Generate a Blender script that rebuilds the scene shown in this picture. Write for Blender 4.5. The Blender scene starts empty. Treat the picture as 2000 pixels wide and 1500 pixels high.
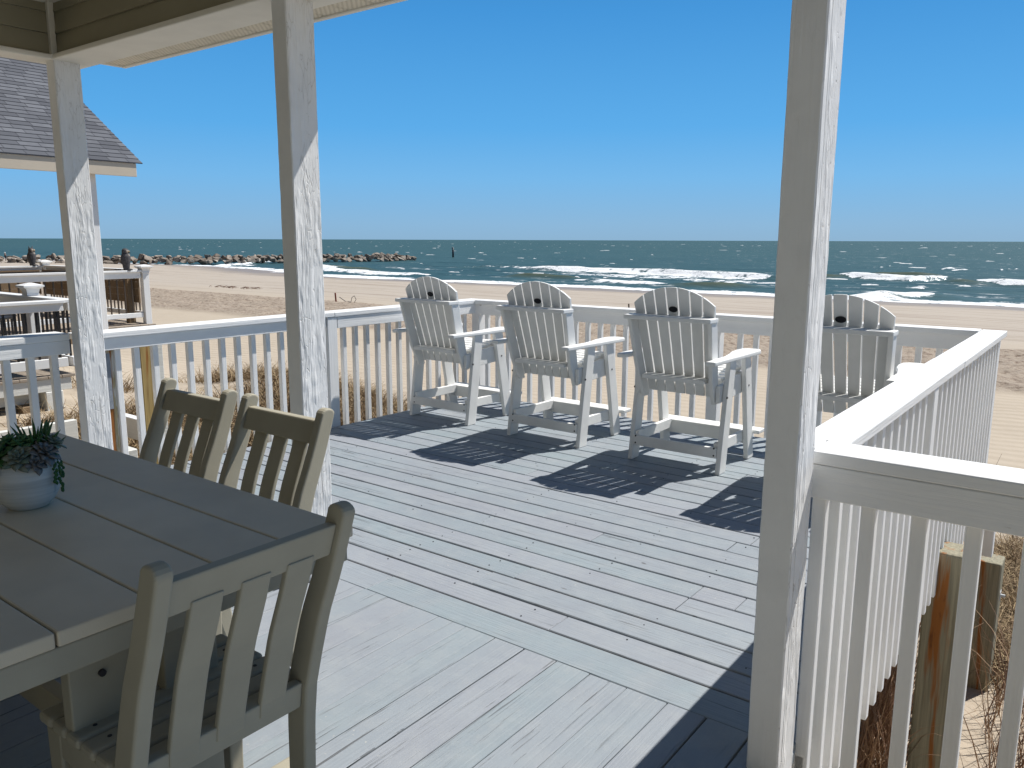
import bpy, bmesh, math, random
import numpy as np
from mathutils import Matrix, Vector, Euler
R = math.radians
S = bpy.context.scene
COL = S.collection

# ------------------------------------------------------------------ camera
CAM_Z = 1.47
F_PX, PITCH, ROLL, YAW = 1571.876, 0.177342, 0.0031008, 0.648322
fw = Vector((-math.sin(YAW)*math.cos(PITCH), math.cos(YAW)*math.cos(PITCH), -math.sin(PITCH)))
r0 = Vector((math.cos(YAW), math.sin(YAW), 0)); u0 = r0.cross(fw)
cr = r0*math.cos(ROLL)+u0*math.sin(ROLL); cu = -r0*math.sin(ROLL)+u0*math.cos(ROLL)
cam = bpy.data.cameras.new('camera'); camo = bpy.data.objects.new('camera', cam); COL.objects.link(camo)
cam.sensor_width = 36; cam.lens = F_PX/2000*36; cam.clip_start = 0.05; cam.clip_end = 40000
camo.matrix_world = Matrix(((cr.x, cu.x, -fw.x, 0), (cr.y, cu.y, -fw.y, 0), (cr.z, cu.z, -fw.z, CAM_Z), (0, 0, 0, 1)))
S.camera = camo

# ------------------------------------------------------------------ sky and sun
SUN = Vector((0.273, 0.65, 1.0)).normalized()
elev = math.asin(SUN.z); azim = math.atan2(SUN.x, SUN.y)
W = bpy.data.worlds.new('World'); S.world = W; W.use_nodes = True
wn = W.node_tree; bg = wn.nodes['Background']
sky = wn.nodes.new('ShaderNodeTexSky'); sky.sky_type = 'NISHITA'; sky.sun_disc = False
sky.sun_elevation = elev; sky.sun_rotation = azim
sky.altitude = 0; sky.air_density = 1.0; sky.dust_density = 0.25; sky.ozone_density = 3.0
# clear maritime air: pale grey blue at the horizon, saturated blue above, deep blue overhead
tc = wn.nodes.new('ShaderNodeTexCoord'); sx = wn.nodes.new('ShaderNodeSeparateXYZ'); wn.links.new(tc.outputs['Generated'], sx.inputs[0])
rp = wn.nodes.new('ShaderNodeValToRGB'); wn.links.new(sx.outputs[2], rp.inputs[0])
_e = rp.color_ramp.elements
_st = [(0.0, (.205, .375, .555)), (.018, (.200, .390, .600)), (.072, (.140, .395, .700)), (.13, (.080, .344, .700)), (.254, (.042, .255, .600)), (.42, (.020, .125, .32)), (.7, (.012, .072, .19)), (1.0, (.010, .060, .16))]
while len(_e) < len(_st): _e.new(.5)
for _i, (_p, _c) in enumerate(_st): _e[_i].position = _p; _e[_i].color = (*_c, 1)
sc10 = wn.nodes.new('ShaderNodeVectorMath'); sc10.operation = 'SCALE'; sc10.inputs['Scale'].default_value = 9.0; wn.links.new(rp.outputs[0], sc10.inputs[0])
mixs = wn.nodes.new('ShaderNodeMix'); mixs.data_type = 'RGBA'; mixs.inputs[0].default_value = .95
dt = wn.nodes.new('ShaderNodeVectorMath'); dt.operation = 'DOT_PRODUCT'; wn.links.new(tc.outputs['Generated'], dt.inputs[0]); dt.inputs[1].default_value = (math.sin(azim), math.cos(azim), 0)
mr = wn.nodes.new('ShaderNodeMapRange'); mr.interpolation_type = 'SMOOTHSTEP'; wn.links.new(dt.outputs['Value'], mr.inputs[0])
for _i, _v in ((1, -.65), (2, -.12), (3, .10), (4, 1.0)): mr.inputs[_i].default_value = _v
anti = wn.nodes.new('ShaderNodeVectorMath'); anti.operation = 'SCALE'; wn.links.new(sc10.outputs[0], anti.inputs[0]); wn.links.new(mr.outputs[0], anti.inputs['Scale'])
wn.links.new(sky.outputs[0], mixs.inputs[6]); wn.links.new(anti.outputs[0], mixs.inputs[7]); wn.links.new(mixs.outputs[2], bg.inputs['Color'])
bg.inputs['Strength'].default_value = 0.10
sl = bpy.data.lights.new('sun', 'SUN'); sl.energy = 4.9; sl.angle = R(0.53); sl.color = (1.0, 0.965, 0.91)
so = bpy.data.objects.new('sun', sl); COL.objects.link(so)
so.rotation_euler = SUN.to_track_quat('Z', 'Y').to_euler()
S.view_settings.view_transform = 'Standard'; S.view_settings.look = 'None'
S.view_settings.exposure = 0.38; S.view_settings.gamma = 1.0
S.render.engine = 'CYCLES'
S.cycles.max_bounces = 7; S.cycles.diffuse_bounces = 4; S.cycles.sample_clamp_indirect = 6

# ------------------------------------------------------------------ helpers
def mesh_obj(name, me, mat, parent=None):
    o = bpy.data.objects.new(name, me); COL.objects.link(o)
    if mat is not None: me.materials.append(mat)
    if parent is not None: o.parent = parent
    return o
def tag(o, label=None, cat=None, group=None, kind=None):
    if label: o['label'] = label
    if cat: o['category'] = cat
    if group: o['group'] = group
    if kind: o['kind'] = kind
    return o
def thing(name, loc=(0, 0, 0), rz=0.0, label=None, cat=None, group=None):
    o = bpy.data.objects.new(name, None); COL.objects.link(o); o.empty_display_size = 0.1
    o.location = loc; o.rotation_euler = (0, 0, rz)
    return tag(o, label, cat, group)
def copy_tree(o, parent=None):
    c = o.copy(); COL.objects.link(c)
    if parent is not None: c.parent = parent
    for ch in list(o.children): copy_tree(ch, c)
    return c

class MB:
    """collects shapes into one bmesh"""
    def __init__(s): s.bm = bmesh.new(); s.rl = s.bm.faces.layers.float.new('rnd')
    def _add(s, vs, fs, rnd=None):
        v = [s.bm.verts.new(p) for p in vs]
        for f in fs:
            try:
                ff = s.bm.faces.new([v[i] for i in f])
                ff[s.rl] = random.random() if rnd is None else rnd
            except ValueError: pass
        return v
    def box(s, x0, x1, y0, y1, z0, z1, M=None, rnd=None):
        if rnd is None: rnd = random.random()
        vs = [Vector(p) for p in ((x0,y0,z0),(x1,y0,z0),(x1,y1,z0),(x0,y1,z0),(x0,y0,z1),(x1,y0,z1),(x1,y1,z1),(x0,y1,z1))]
        if M is not None: vs = [M @ v for v in vs]
        s._add(vs, [(0,3,2,1),(4,5,6,7),(0,1,5,4),(1,2,6,5),(2,3,7,6),(3,0,4,7)], rnd); return s
    def prism(s, poly, a, b, fn, rnd=None):
        """polygon (p,q) list extruded between a and b; fn(p,q,t)->xyz"""
        n = len(poly)
        if rnd is None: rnd = random.random()
        vs = [Vector(fn(p, q, a)) for p, q in poly]+[Vector(fn(p, q, b)) for p, q in poly]
        fs = [tuple(range(n))[::-1], tuple(range(n, 2*n))]+[(i, (i+1) % n, n+(i+1) % n, n+i) for i in range(n)]
        s._add(vs, fs, rnd); return s
    def tube(s, pts, rad, n=8, rnd=None, cap=True):
        pts = [Vector(p) for p in pts]; rs = rad if isinstance(rad, (list, tuple)) else [rad]*len(pts)
        rings = []
        for i, p in enumerate(pts):
            d = (pts[min(i+1, len(pts)-1)]-pts[max(i-1, 0)]).normalized()
            a = d.orthogonal().normalized() if abs(d.z) > .99 else d.cross(Vector((0, 0, 1))).normalized()
            b = d.cross(a)
            rings.append([p+(a*math.cos(2*math.pi*k/n)+b*math.sin(2*math.pi*k/n))*rs[i] for k in range(n)])
        vs = [v for r in rings for v in r]; fs = []
        for i in range(len(pts)-1):
            for k in range(n): fs.append((i*n+k, i*n+(k+1) % n, (i+1)*n+(k+1) % n, (i+1)*n+k))
        if cap: fs += [tuple(range(n))[::-1], tuple(range((len(pts)-1)*n, len(pts)*n))]
        s._add(vs, fs, rnd); return s
    def lathe(s, prof, c=(0, 0, 0), n=24, sx=1, sy=1, rnd=None):
        vs = []; fs = []
        for (r, z) in prof:
            for k in range(n): vs.append((c[0]+r*sx*math.cos(2*math.pi*k/n), c[1]+r*sy*math.sin(2*math.pi*k/n), c[2]+z))
        for i in range(len(prof)-1):
            for k in range(n): fs.append((i*n+k, i*n+(k+1) % n, (i+1)*n+(k+1) % n, (i+1)*n+k))
        s._add(vs, fs, rnd); return s
    def bevel(s, off=0.004, seg=1):
        bmesh.ops.recalc_face_normals(s.bm, faces=s.bm.faces)
        es = [e for e in s.bm.edges if len(e.link_faces) == 2 and e.calc_face_angle(0) > 0.5]
        bmesh.ops.bevel(s.bm, geom=es, offset=off, segments=seg, profile=.5, affect='EDGES', clamp_overlap=True); return s
    def build(s, name, mat, parent=None, smooth=False, recalc=True):
        if recalc: bmesh.ops.recalc_face_normals(s.bm, faces=s.bm.faces)
        me = bpy.data.meshes.new(name); s.bm.to_mesh(me); s.bm.free()
        if smooth:
            for p in me.polygons: p.use_smooth = True
        return mesh_obj(name, me, mat, parent)

def grid_mesh(name, X, Y, Z, attrs=None, smooth=True):
    nr, nc = X.shape
    me = bpy.data.meshes.new(name)
    co = np.stack([X, Y, Z], -1).reshape(-1).astype(np.float32)
    idx = np.arange(nr*nc).reshape(nr, nc)
    q = np.stack([idx[:-1, :-1], idx[:-1, 1:], idx[1:, 1:], idx[1:, :-1]], -1).reshape(-1, 4)
    me.vertices.add(nr*nc); me.vertices.foreach_set('co', co)
    me.loops.add(q.size); me.loops.foreach_set('vertex_index', q.reshape(-1).astype(np.int32))
    me.polygons.add(len(q)); me.polygons.foreach_set('loop_start', (np.arange(len(q))*4).astype(np.int32))
    me.polygons.foreach_set('loop_total', np.full(len(q), 4, np.int32))
    me.polygons.foreach_set('use_smooth', np.full(len(q), smooth))
    for k, v in (attrs or {}).items():
        a = me.attributes.new(k, 'FLOAT', 'POINT'); a.data.foreach_set('value', v.reshape(-1).astype(np.float32))
    me.update(calc_edges=True); me.validate()
    return me

# numpy value noise
_rs = np.random.RandomState(7); _T = _rs.rand(256, 256)
def vnoise(x, y):
    xi = np.floor(x).astype(int); yi = np.floor(y).astype(int); fx = x-xi; fy = y-yi
    fx = fx*fx*(3-2*fx); fy = fy*fy*(3-2*fy)
    a = _T[xi % 256, yi % 256]; b = _T[(xi+1) % 256, yi % 256]; c = _T[xi % 256, (yi+1) % 256]; d = _T[(xi+1) % 256, (yi+1) % 256]
    return (a*(1-fx)+b*fx)*(1-fy)+(c*(1-fx)+d*fx)*fy
def fbm(x, y, o=4):
    s = 0; a = .5; t = 0
    for i in range(o): s = s+a*vnoise(x*2**i+17*i, y*2**i+31*i); t += a; a *= .5
    return s/t
def sstep(a, b, x):
    t = np.clip((x-a)/(b-a), 0, 1); return t*t*(3-2*t)

# ------------------------------------------------------------------ materials
class NT:
    def __init__(s, name):
        s.m = bpy.data.materials.new(name); s.m.use_nodes = True; s.t = s.m.node_tree
        s.p = s.t.nodes['Principled BSDF']; s.out = s.t.nodes['Material Output']
    def n(s, ty, **k):
        x = s.t.nodes.new(ty)
        for a, b in k.items(): setattr(x, a, b)
        return x
    def l(s, a, b): s.t.links.new(a, b)
    def coords(s, scale=(1, 1, 1), src='Object', rot=(0, 0, 0)):
        c = s.n('ShaderNodeTexCoord'); m = s.n('ShaderNodeMapping'); m.inputs['Scale'].default_value = scale; m.inputs['Rotation'].default_value = rot
        s.l(c.outputs[src], m.inputs['Vector']); return m.outputs[0]
    def noise(s, vec, scale=1, detail=4, rough=.55, dist=0):
        x = s.n('ShaderNodeTexNoise'); x.inputs['Scale'].default_value = scale; x.inputs['Detail'].default_value = detail
        x.inputs['Roughness'].default_value = rough; x.inputs['Distortion'].default_value = dist
        if vec is not None: s.l(vec, x.inputs['Vector'])
        return x.outputs[0]
    def ramp(s, fac, stops, interp='LINEAR'):
        x = s.n('ShaderNodeValToRGB'); x.color_ramp.interpolation = interp; e = x.color_ramp.elements
        while len(e) < len(stops): e.new(.5)
        for i, (p, c) in enumerate(stops):
            e[i].position = p; e[i].color = (c, c, c, 1) if isinstance(c, (int, float)) else (*c, 1)
        s.l(fac, x.inputs[0]); return x.outputs[0]
    def mix(s, fac, a, b, blend='MIX'):
        x = s.n('ShaderNodeMix', data_type='RGBA', blend_type=blend)
        for sock, v in ((x.inputs[0], fac), (x.inputs[6], a), (x.inputs[7], b)):
            if isinstance(v, (int, float)): sock.default_value = v
            elif isinstance(v, tuple): sock.default_value = (*v, 1)
            else: s.l(v, sock)
        return x.outputs[2]
    def math(s, op, a, b=0.0, c=None):
        x = s.n('ShaderNodeMath', operation=op)
        for i, v in enumerate((a, b) if c is None else (a, b, c)):
            if isinstance(v, (int, float)): x.inputs[i].default_value = v
            else: s.l(v, x.inputs[i])
        return x.outputs[0]
    def attr(s, name):
        x = s.n('ShaderNodeAttribute'); x.attribute_name = name; return x.outputs['Fac']
    def bump(s, h, strength=.3, dist=.01, nrm=None):
        x = s.n('ShaderNodeBump'); x.inputs['Strength'].default_value = strength; x.inputs['Distance'].default_value = dist
        s.l(h, x.inputs['Height'])
        if nrm is not None: s.l(nrm, x.inputs['Normal'])
        return x.outputs[0]
    def fin(s, col=None, rough=.6, nrm=None, spec=.3):
        if col is not None:
            if isinstance(col, tuple): s.p.inputs['Base Color'].default_value = (*col, 1)
            else: s.l(col, s.p.inputs['Base Color'])
        if isinstance(rough, (int, float)): s.p.inputs['Roughness'].default_value = rough
        else: s.l(rough, s.p.inputs['Roughness'])
        s.p.inputs['Specular IOR Level'].default_value = spec
        if nrm is not None: s.l(nrm, s.p.inputs['Normal'])
        return s.m

def axis_scale(ax, along, across):
    return tuple(along if i == ax else across for i in range(3))

def white_paint(name, ax, col=(.78, .78, .77), crack=.5, relief=.35, dirt=.25, chips=(.42, .38, .32)):
    """brushed white paint on sawn timber, grain running along axis ax"""
    t = NT(name)
    g = t.noise(t.coords(axis_scale(ax, 2.2, 55)), 1, 5, .6, .3)
    g2 = t.noise(t.coords(axis_scale(ax, 7, 120)), 1, 3, .6)
    big = t.noise(t.coords((1, 1, 1)), 3.5, 4, .6)
    patch = t.ramp(t.noise(t.coords(axis_scale(ax, 3, 9)), 1, 3, .5), [(.50, 0), (.66, 1)])
    c = t.mix(t.ramp(big, [(.35, 0), (.75, dirt)]), col, tuple(x*.72 for x in col))
    crackm = t.math('MULTIPLY', t.ramp(g, [(.30, 1), (.37, 0)]), patch)
    c = t.mix(t.math('MULTIPLY', crackm, crack), c, chips)
    sp_ = t.ramp(t.noise(t.coords(axis_scale(ax, 14, 40)), 1, 2, .5), [(.74, 0), (.79, .6)])
    c = t.mix(sp_, c, (.36, .30, .24))
    rn = t.attr('rnd')
    c = t.mix(t.math('MULTIPLY', rn, .10), c, tuple(x*.8 for x in col))
    h = t.math('ADD', t.math('MULTIPLY', g, .8), t.math('MULTIPLY', g2, .3))
    h = t.math('ADD', h, t.math('MULTIPLY', big, .5))
    return t.fin(c, .55, t.bump(h, relief, .01), .35)

def flaky_paint(name, ax, tint=(.77, .77, .765)):
    """thick, cracked, flaking white paint of the old porch posts: ribbed, alligatored and smooth stretches"""
    t = NT(name)
    rib = t.noise(t.coords(axis_scale(ax, 1.1, 95)), 1, 4, .6, .3)
    fl = t.n('ShaderNodeTexVoronoi', feature='DISTANCE_TO_EDGE'); fl.inputs['Scale'].default_value = 1
    wob = t.n('ShaderNodeVectorMath', operation='ADD'); wn_ = t.n('ShaderNodeTexNoise'); wn_.inputs['Scale'].default_value = 14; t.l(t.coords((1, 1, 1)), wn_.inputs['Vector'])
    t.l(t.coords(axis_scale(ax, 11, 62)), wob.inputs[0]); t.l(wn_.outputs['Color'], wob.inputs[1]); t.l(wob.outputs[0], fl.inputs['Vector'])
    fle = t.ramp(fl.outputs[0], [(0, 1), (.05, 0)])
    lump = t.noise(t.coords(axis_scale(ax, 26, 78)), 1, 6, .72, .3)
    zone = t.ramp(t.noise(t.coords(axis_scale(ax, 2.4, 9)), 1, 3, .6), [(.47, 0), (.57, 1)])
    zone2 = t.ramp(t.noise(t.coords(axis_scale(ax, 4.0, 11)), 1.3, 3, .6), [(.49, 0), (.54, 1)])
    ge = t.n('ShaderNodeNewGeometry'); sx_ = t.n('ShaderNodeSeparateXYZ'); t.l(ge.outputs['True Normal'], sx_.inputs[0]); side = t.ramp(sx_.outputs[0], [(.3, .12), (.6, 1)])
    zone = t.math('MULTIPLY', zone, side); zone2 = t.math('MULTIPLY', zone2, side)
    crk = t.math('MULTIPLY', t.ramp(rib, [(.36, 1), (.385, 0)]), zone)
    chip = t.math('MULTIPLY', t.ramp(lump, [(.345, 1), (.37, 0)]), zone2)
    long_ = t.ramp(t.noise(t.coords(axis_scale(ax, .7, 24)), 1, 3, .55, .6), [(.305, 1), (.32, 0)])
    stain = t.ramp(t.noise(t.coords((1, 1, 1)), 6, 4, .6), [(.45, 0), (.8, .30)])
    c = t.mix(stain, tint, tuple(x*.74 for x in tint))
    c = t.mix(t.math('MULTIPLY', crk, .45), c, (.33, .30, .27))
    c = t.mix(t.math('MULTIPLY', t.math('MULTIPLY', fle, zone2), .35), c, (.35, .32, .28))
    c = t.mix(t.math('MULTIPLY', chip, .55), c, (.34, .30, .25))
    c = t.mix(t.math('MULTIPLY', t.math('MULTIPLY', long_, side), .55), c, (.18, .17, .15))
    h = t.math('ADD', t.math('MULTIPLY', t.math('MULTIPLY', rib, 2.4), zone), t.math('MULTIPLY', t.math('MULTIPLY', lump, .28), side))
    h = t.math('SUBTRACT', h, t.math('MULTIPLY', chip, .55))
    h = t.math('SUBTRACT', h, t.math('MULTIPLY', crk, .4))
    h = t.math('SUBTRACT', h, t.math('MULTIPLY', t.math('MULTIPLY', fle, .4), zone2))
    h = t.math('SUBTRACT', h, t.math('MULTIPLY', t.math('MULTIPLY', long_, side), .7))
    h = t.math('ADD', h, t.math('MULTIPLY', t.noise(t.coords(axis_scale(ax, 4, 130)), 1, 3, .6), .3))
    return t.fin(c, .6, t.bump(h, .5, .007), .25)

def deck_paint(name, ax):
    t = NT(name)
    rn = t.attr('rnd')
    off = t.n('ShaderNodeCombineXYZ')
    for i in range(3): t.l(t.math('MULTIPLY', rn, 37.0), off.inputs[i])
    def co(sc):
        v = t.n('ShaderNodeVectorMath', operation='ADD'); t.l(t.coords(sc), v.inputs[0]); t.l(off.outputs[0], v.inputs[1]); return v.outputs[0]
    g = t.noise(co(axis_scale(ax, 1.0, 34)), 1, 6, .66, 1.1)
    g2 = t.noise(co(axis_scale(ax, 2.6, 75)), 1, 4, .6, .4)
    fine = t.noise(co(axis_scale(ax, 4, 150)), 1, 3, .6)
    worn = t.ramp(t.noise(co(axis_scale(ax, .9, 3)), 1, 3, .5), [(.40, 0), (.60, 1)])
    worn2 = t.ramp(t.noise(co(axis_scale(ax, 1.5, 4)), 1.3, 3, .5), [(.50, 0), (.62, 1)])
    tone = t.mix(rn, (.236, .283, .308), (.270, .292, .322))
    blot = t.noise(t.coords((1, 1, 1)), 1.9, 6, .65)
    c = t.mix(t.ramp(blot, [(.35, 0), (.72, .6)]), tone, (.222, .230, .262))
    b2 = t.noise(t.coords((1, 1, 1)), 9, 4, .6)
    c = t.mix(t.ramp(b2, [(.45, 0), (.75, .35)]), c, (.33, .345, .35))
    spk = t.ramp(t.noise(t.coords((1, 1, 1)), 55, 2, .5), [(.68, 0), (.74, .5)])
    c = t.mix(t.math('MULTIPLY', spk, t.ramp(t.noise(t.coords((1, 1, 1)), 2.4, 2), [(.5, 0), (.62, 1)])), c, (.48, .47, .42))
    crk = t.math('MULTIPLY', t.ramp(g, [(.358, 1), (.385, 0)]), worn)
    crk2 = t.math('MULTIPLY', t.ramp(g2, [(.352, 1), (.385, 0)]), worn2)
    c = t.mix(t.math('MULTIPLY', crk, .8), c, (.06, .062, .065))
    c = t.mix(t.math('MULTIPLY', crk2, .6), c, (.09, .092, .095))
    kn = t.ramp(t.noise(co(axis_scale(ax, 9, 22)), 1, 1, .5), [(.195, 1), (.215, 0)])
    c = t.mix(t.math('MULTIPLY', kn, .7), c, (.08, .08, .08))
    h = t.math('ADD', t.math('MULTIPLY', g, 1.0), t.math('MULTIPLY', fine, .4)); h = t.math('ADD', h, t.math('MULTIPLY', b2, .4))
    h = t.math('SUBTRACT', h, t.math('ADD', t.math('MULTIPLY', crk, .5), t.math('MULTIPLY', crk2, .4)))
    return t.fin(c, .6, t.bump(h, .45, .008), .3)

def plain(name, col, rough=.6, var=.12, scale=8, bump=.1, spec=.3, stretch=(1, 1, 1)):
    t = NT(name)
    nz = t.noise(t.coords(stretch), scale, 5, .6)
    c = t.mix(t.ramp(nz, [(.3, 0), (.75, 1)]), tuple(min(1, x*(1+var)) for x in col), tuple(x*(1-var) for x in col))
    return t.fin(c, rough, t.bump(nz, bump, .01), spec)

def lumber(name, col, ax, rough=.55):
    """moulded recycled-plastic lumber with a fine pebbled skin"""
    t = NT(name)
    f = t.noise(t.coords(axis_scale(ax, 90, 240)), 1, 3, .6)
    b = t.noise(t.coords((1, 1, 1)), 6, 3)
    c = t.mix(t.ramp(b, [(.3, 0), (.7, 1)]), tuple(x*1.05 for x in col), tuple(x*.93 for x in col))
    return t.fin(c, rough, t.bump(f, .12, .003), .15)

M = {}
M['rail_u'] = white_paint('white paint rail u', 0, crack=.35)
M['rail_v'] = white_paint('white paint rail v', 1, crack=.35)
M['rail_z'] = white_paint('white paint upright', 2, crack=.35)
M['post'] = flaky_paint('flaking white post paint', 2)
M['deck_u'] = deck_paint('grey deck paint u', 0)
M['deck_v'] = deck_paint('grey deck paint v', 1)
M['poly_white'] = lumber('white moulded lumber', (.76, .76, .74), 2)
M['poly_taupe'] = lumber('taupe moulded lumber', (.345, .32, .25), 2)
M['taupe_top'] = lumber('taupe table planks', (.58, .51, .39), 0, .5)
M['bolt'] = plain('dark bolt', (.03, .03, .035), .4, .1)
M['screw'] = plain('zinc bolt', (.5, .51, .52), .35, .1)
M['medal'] = plain('dark oval badge', (.012, .012, .014), .35, .1)

# ------------------------------------------------------------------ terrain, sea
def tz(u, v):
    u = np.asarray(u, float); v = np.asarray(v, float)
    sh = 14*sstep(-88, -150, u)
    ve = v-sh*sstep(45, 90, v)
    z = np.interp(ve, [-20, 0, 4, 7, 12, 18, 23, 33, 60, 80, 90, 140], [-1.45, -1.5, -1.55, -1.62, -1.82, -2.0, -2.12, -2.32, -3.25, -4.0, -4.6, -8])
    z = z+.62*sstep(-4.4, -6.0, u)*sstep(12, 6.5, v)*sstep(-30, -16, u)+.52*sstep(-5.6, -8.8, u)*sstep(8.5, 5.0, v)*sstep(-30, -16, u)
    z = z+.34*np.exp(-((u+7.9)/2.3)**2-((v-6.6)/1.0)**2)
    z = z+.10*np.exp(-((u-.2)/1.0)**2-((v-7.8)/1.3)**2)
    near = sstep(24, 10, v)
    z = z+near*(fbm(u*.35, v*.35, 3)-.5)*.22
    band = sstep(22.0, 23.5, v+1.2*(fbm(u*.15, v*.15)-.5))*sstep(33.5, 32, v+1.5*(fbm(u*.12+9, v*.12)-.5))
    z = z+band*(.10+(fbm(u*1.6, v*1.6, 3)-.5)*.30)
    z = z+sstep(33, 40, v)*(fbm(u*.2, v*.5, 3)-.5)*.16
    return z
gu = np.concatenate([-np.geomspace(300, 9, 330), np.linspace(-8.95, 6, 260), np.geomspace(6.2, 120, 90)])
gv = np.concatenate([np.linspace(-20, 0, 30), np.linspace(.12, 14, 170), np.geomspace(14.1, 150, 330)])
GX, GY = np.meshgrid(gu, gv)
def sand_material():
    t = NT('beach sand')
    xyz = t.n('ShaderNodeSeparateXYZ'); cc = t.n('ShaderNodeTexCoord'); t.l(cc.outputs['Object'], xyz.inputs[0])
    v = xyz.outputs[1]; u = xyz.outputs[0]
    w1 = t.noise(t.coords((.15, .15, .15)), 1, 4); vv = t.math('ADD', v, t.math('MULTIPLY', w1, 2.4))
    band = t.math('MULTIPLY', t.math('GREATER_THAN', vv, 23.6), t.math('LESS_THAN', vv, 34.0))
    bandS = t.math('MULTIPLY', t.ramp(t.math('DIVIDE', vv, 50.0), [(.462, 0), (.482, 1)]), t.ramp(t.math('DIVIDE', vv, 50.0), [(.668, 1), (.682, 0)]))
    far = t.ramp(t.math('DIVIDE', v, 100.0), [(.30, 0), (.42, 1)])
    base = t.mix(t.noise(t.coords((1, 1, 1)), .8, 4), (.435, .370, .290), (.375, .315, .243))
    base = t.mix(far, base, (.385, .335, .280))
    rough_n = t.noise(t.coords((1, 1, 1)), 5, 6, .72)
    base = t.mix(bandS, base, t.mix(t.ramp(rough_n, [(.34, 0), (.52, 1)]), (.15, .105, .075), (.345, .285, .225)))
    # drift lines and wheel marks running with the shore
    st = t.noise(t.coords((.03, .9, 1)), 1, 5, .65)
    base = t.mix(t.math('MULTIPLY', t.ramp(st, [(.535, 0), (.60, .75)]), far), base, (.285, .235, .19))
    grit = t.ramp(t.noise(t.coords((.5, 1.2, 1)), 2.2, 6, .75), [(.57, 0), (.66, .6)])
    base = t.mix(t.math('MULTIPLY', grit, far), base, (.30, .24, .19))
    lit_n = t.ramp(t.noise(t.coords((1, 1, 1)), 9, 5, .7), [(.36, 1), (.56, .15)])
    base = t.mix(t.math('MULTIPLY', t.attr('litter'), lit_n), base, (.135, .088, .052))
    wet = t.attr('wet')
    base = t.mix(wet, base, (.24, .20, .165))
    wv = t.n('ShaderNodeTexWave', wave_type='BANDS', bands_direction='Y', wave_profile='SIN')
    wv.inputs['Scale'].default_value = .72; wv.inputs['Distortion'].default_value = 4.5; wv.inputs['Detail'].default_value = 2; wv.inputs['Detail Scale'].default_value = .55
    t.l(t.coords((1, 1, 1), rot=(0, 0, R(-14))), wv.inputs['Vector'])
    rip = t.math('MULTIPLY', wv.outputs['Fac'], t.ramp(t.math('DIVIDE', v, 50.0), [(.40, 1), (.46, 0)]))
    h = t.math('ADD', t.math('MULTIPLY', rip, .55), t.math('MULTIPLY', t.math('MULTIPLY', rough_n, bandS), 3.0))
    h = t.math('ADD', h, t.math('MULTIPLY', t.noise(t.coords((1, 1, 1)), 3.0, 6, .65), .8))
    return t.fin(base, t.math('SUBTRACT', .9, t.math('MULTIPLY', wet, .45)), t.bump(h, .55, .06), .2)
GZ = tz(GX, GY)
sh = 14*sstep(-88, -150, GX)
wet = sstep(-3.55, -3.85, GZ+(fbm(GX*.1, GY*.3)-.5)*.25)
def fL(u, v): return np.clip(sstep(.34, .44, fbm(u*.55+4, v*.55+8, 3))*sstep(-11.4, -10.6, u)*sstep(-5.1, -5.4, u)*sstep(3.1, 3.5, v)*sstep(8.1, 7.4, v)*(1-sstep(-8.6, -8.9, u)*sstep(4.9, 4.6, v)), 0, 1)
beach = mesh_obj('beach', grid_mesh('beach', GX, GY, GZ, {'wet': wet, 'litter': fL(GX, GY)}), sand_material()); tag(beach, kind='structure')

SEA_Z = -4.0
def dseg(x, y, pts):
    """distance (signed in v) and parameter of points to a polyline in u"""
    pu = np.array([p[0] for p in pts]); pv = np.array([p[1] for p in pts])
    return y-np.interp(x, pu, pv), (x > pu[0])*(x < pu[-1])
def px_ground(x, y, z):
    d = fw+cr*((x-1000)/F_PX)-cu*((y-750)/F_PX); k = (z-CAM_Z)/d.z; return d.x*k, d.y*k
# measured breaker lines (world u, v at sea level)
def line(pts): return sorted([px_ground(x, y, SEA_Z) for x, y in pts])
BREAK = [  # line, half-depth left, right, strength, ridge height
    (line([(1040, 527), (1150, 531), (1280, 535), (1400, 541), (1512, 545)]), 1.6, 7.0, 1.0, .55),
    (line([(900, 523), (980, 521), (1060, 525)]), 2.2, 4.0, .62, .2),
    (line([(1060, 533), (1200, 538), (1400, 548), (1512, 552)]), 4.0, 6.0, .55, .0),
    (line([(1641, 541), (1700, 545), (1780, 549), (1850, 547)]), 2.6, 2.0, 1.0, .55),
    (line([(1908, 553), (1960, 557), (2060, 561), (2200, 568)]), 2.4, 3.0, 1.0, .5),
    (line([(1728, 583), (1770, 582), (1826, 581)]), 1.6, 1.3, .95, .4),
    (line([(1690, 524), (1720, 522), (1745, 521)]), 2.2, 2.2, .9, .2),
    (line([(1835, 525), (1865, 527), (1896, 529)]), 2.6, 2.2, .9, .3),
    (line([(1945, 529), (1995, 526)]), 2.0, 2.0, .75, .2),
    (line([(540, 511), (500, 519), (430, 519)]), 2.5, 5.0, .8, .2),
    (line([(560, 519), (660, 530), (760, 537), (830, 541)]), 2.0, 2.2, .95, .3),
    (line([(1125, 548), (1200, 553), (1300, 558)]), 1.8, 1.6, .9, .25),
]
OLIVE = [line([(1000, 540), (1030, 541), (1130, 546)]), line([(1330, 559), (1400, 560), (1460, 561)]), line([(1560, 541), (1645, 543)]), line([(1850, 553), (1910, 556)]), line([(1690, 538), (1830, 541)]), line([(1690, 582), (1740, 584)]), line([(600, 524), (730, 530)])]
rows = np.concatenate([np.linspace(70, 150, 300), np.geomspace(150.5, 15000, 210)])
tt = np.concatenate([np.linspace(-4.2, -2.2, 160), np.linspace(-2.195, .12, 1250), np.linspace(.125, 1.2, 90)])
SV, ST = np.meshgrid(rows, tt, indexing='ij'); SU = ST*SV
shs = 14*sstep(-88, -150, SU)
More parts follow.
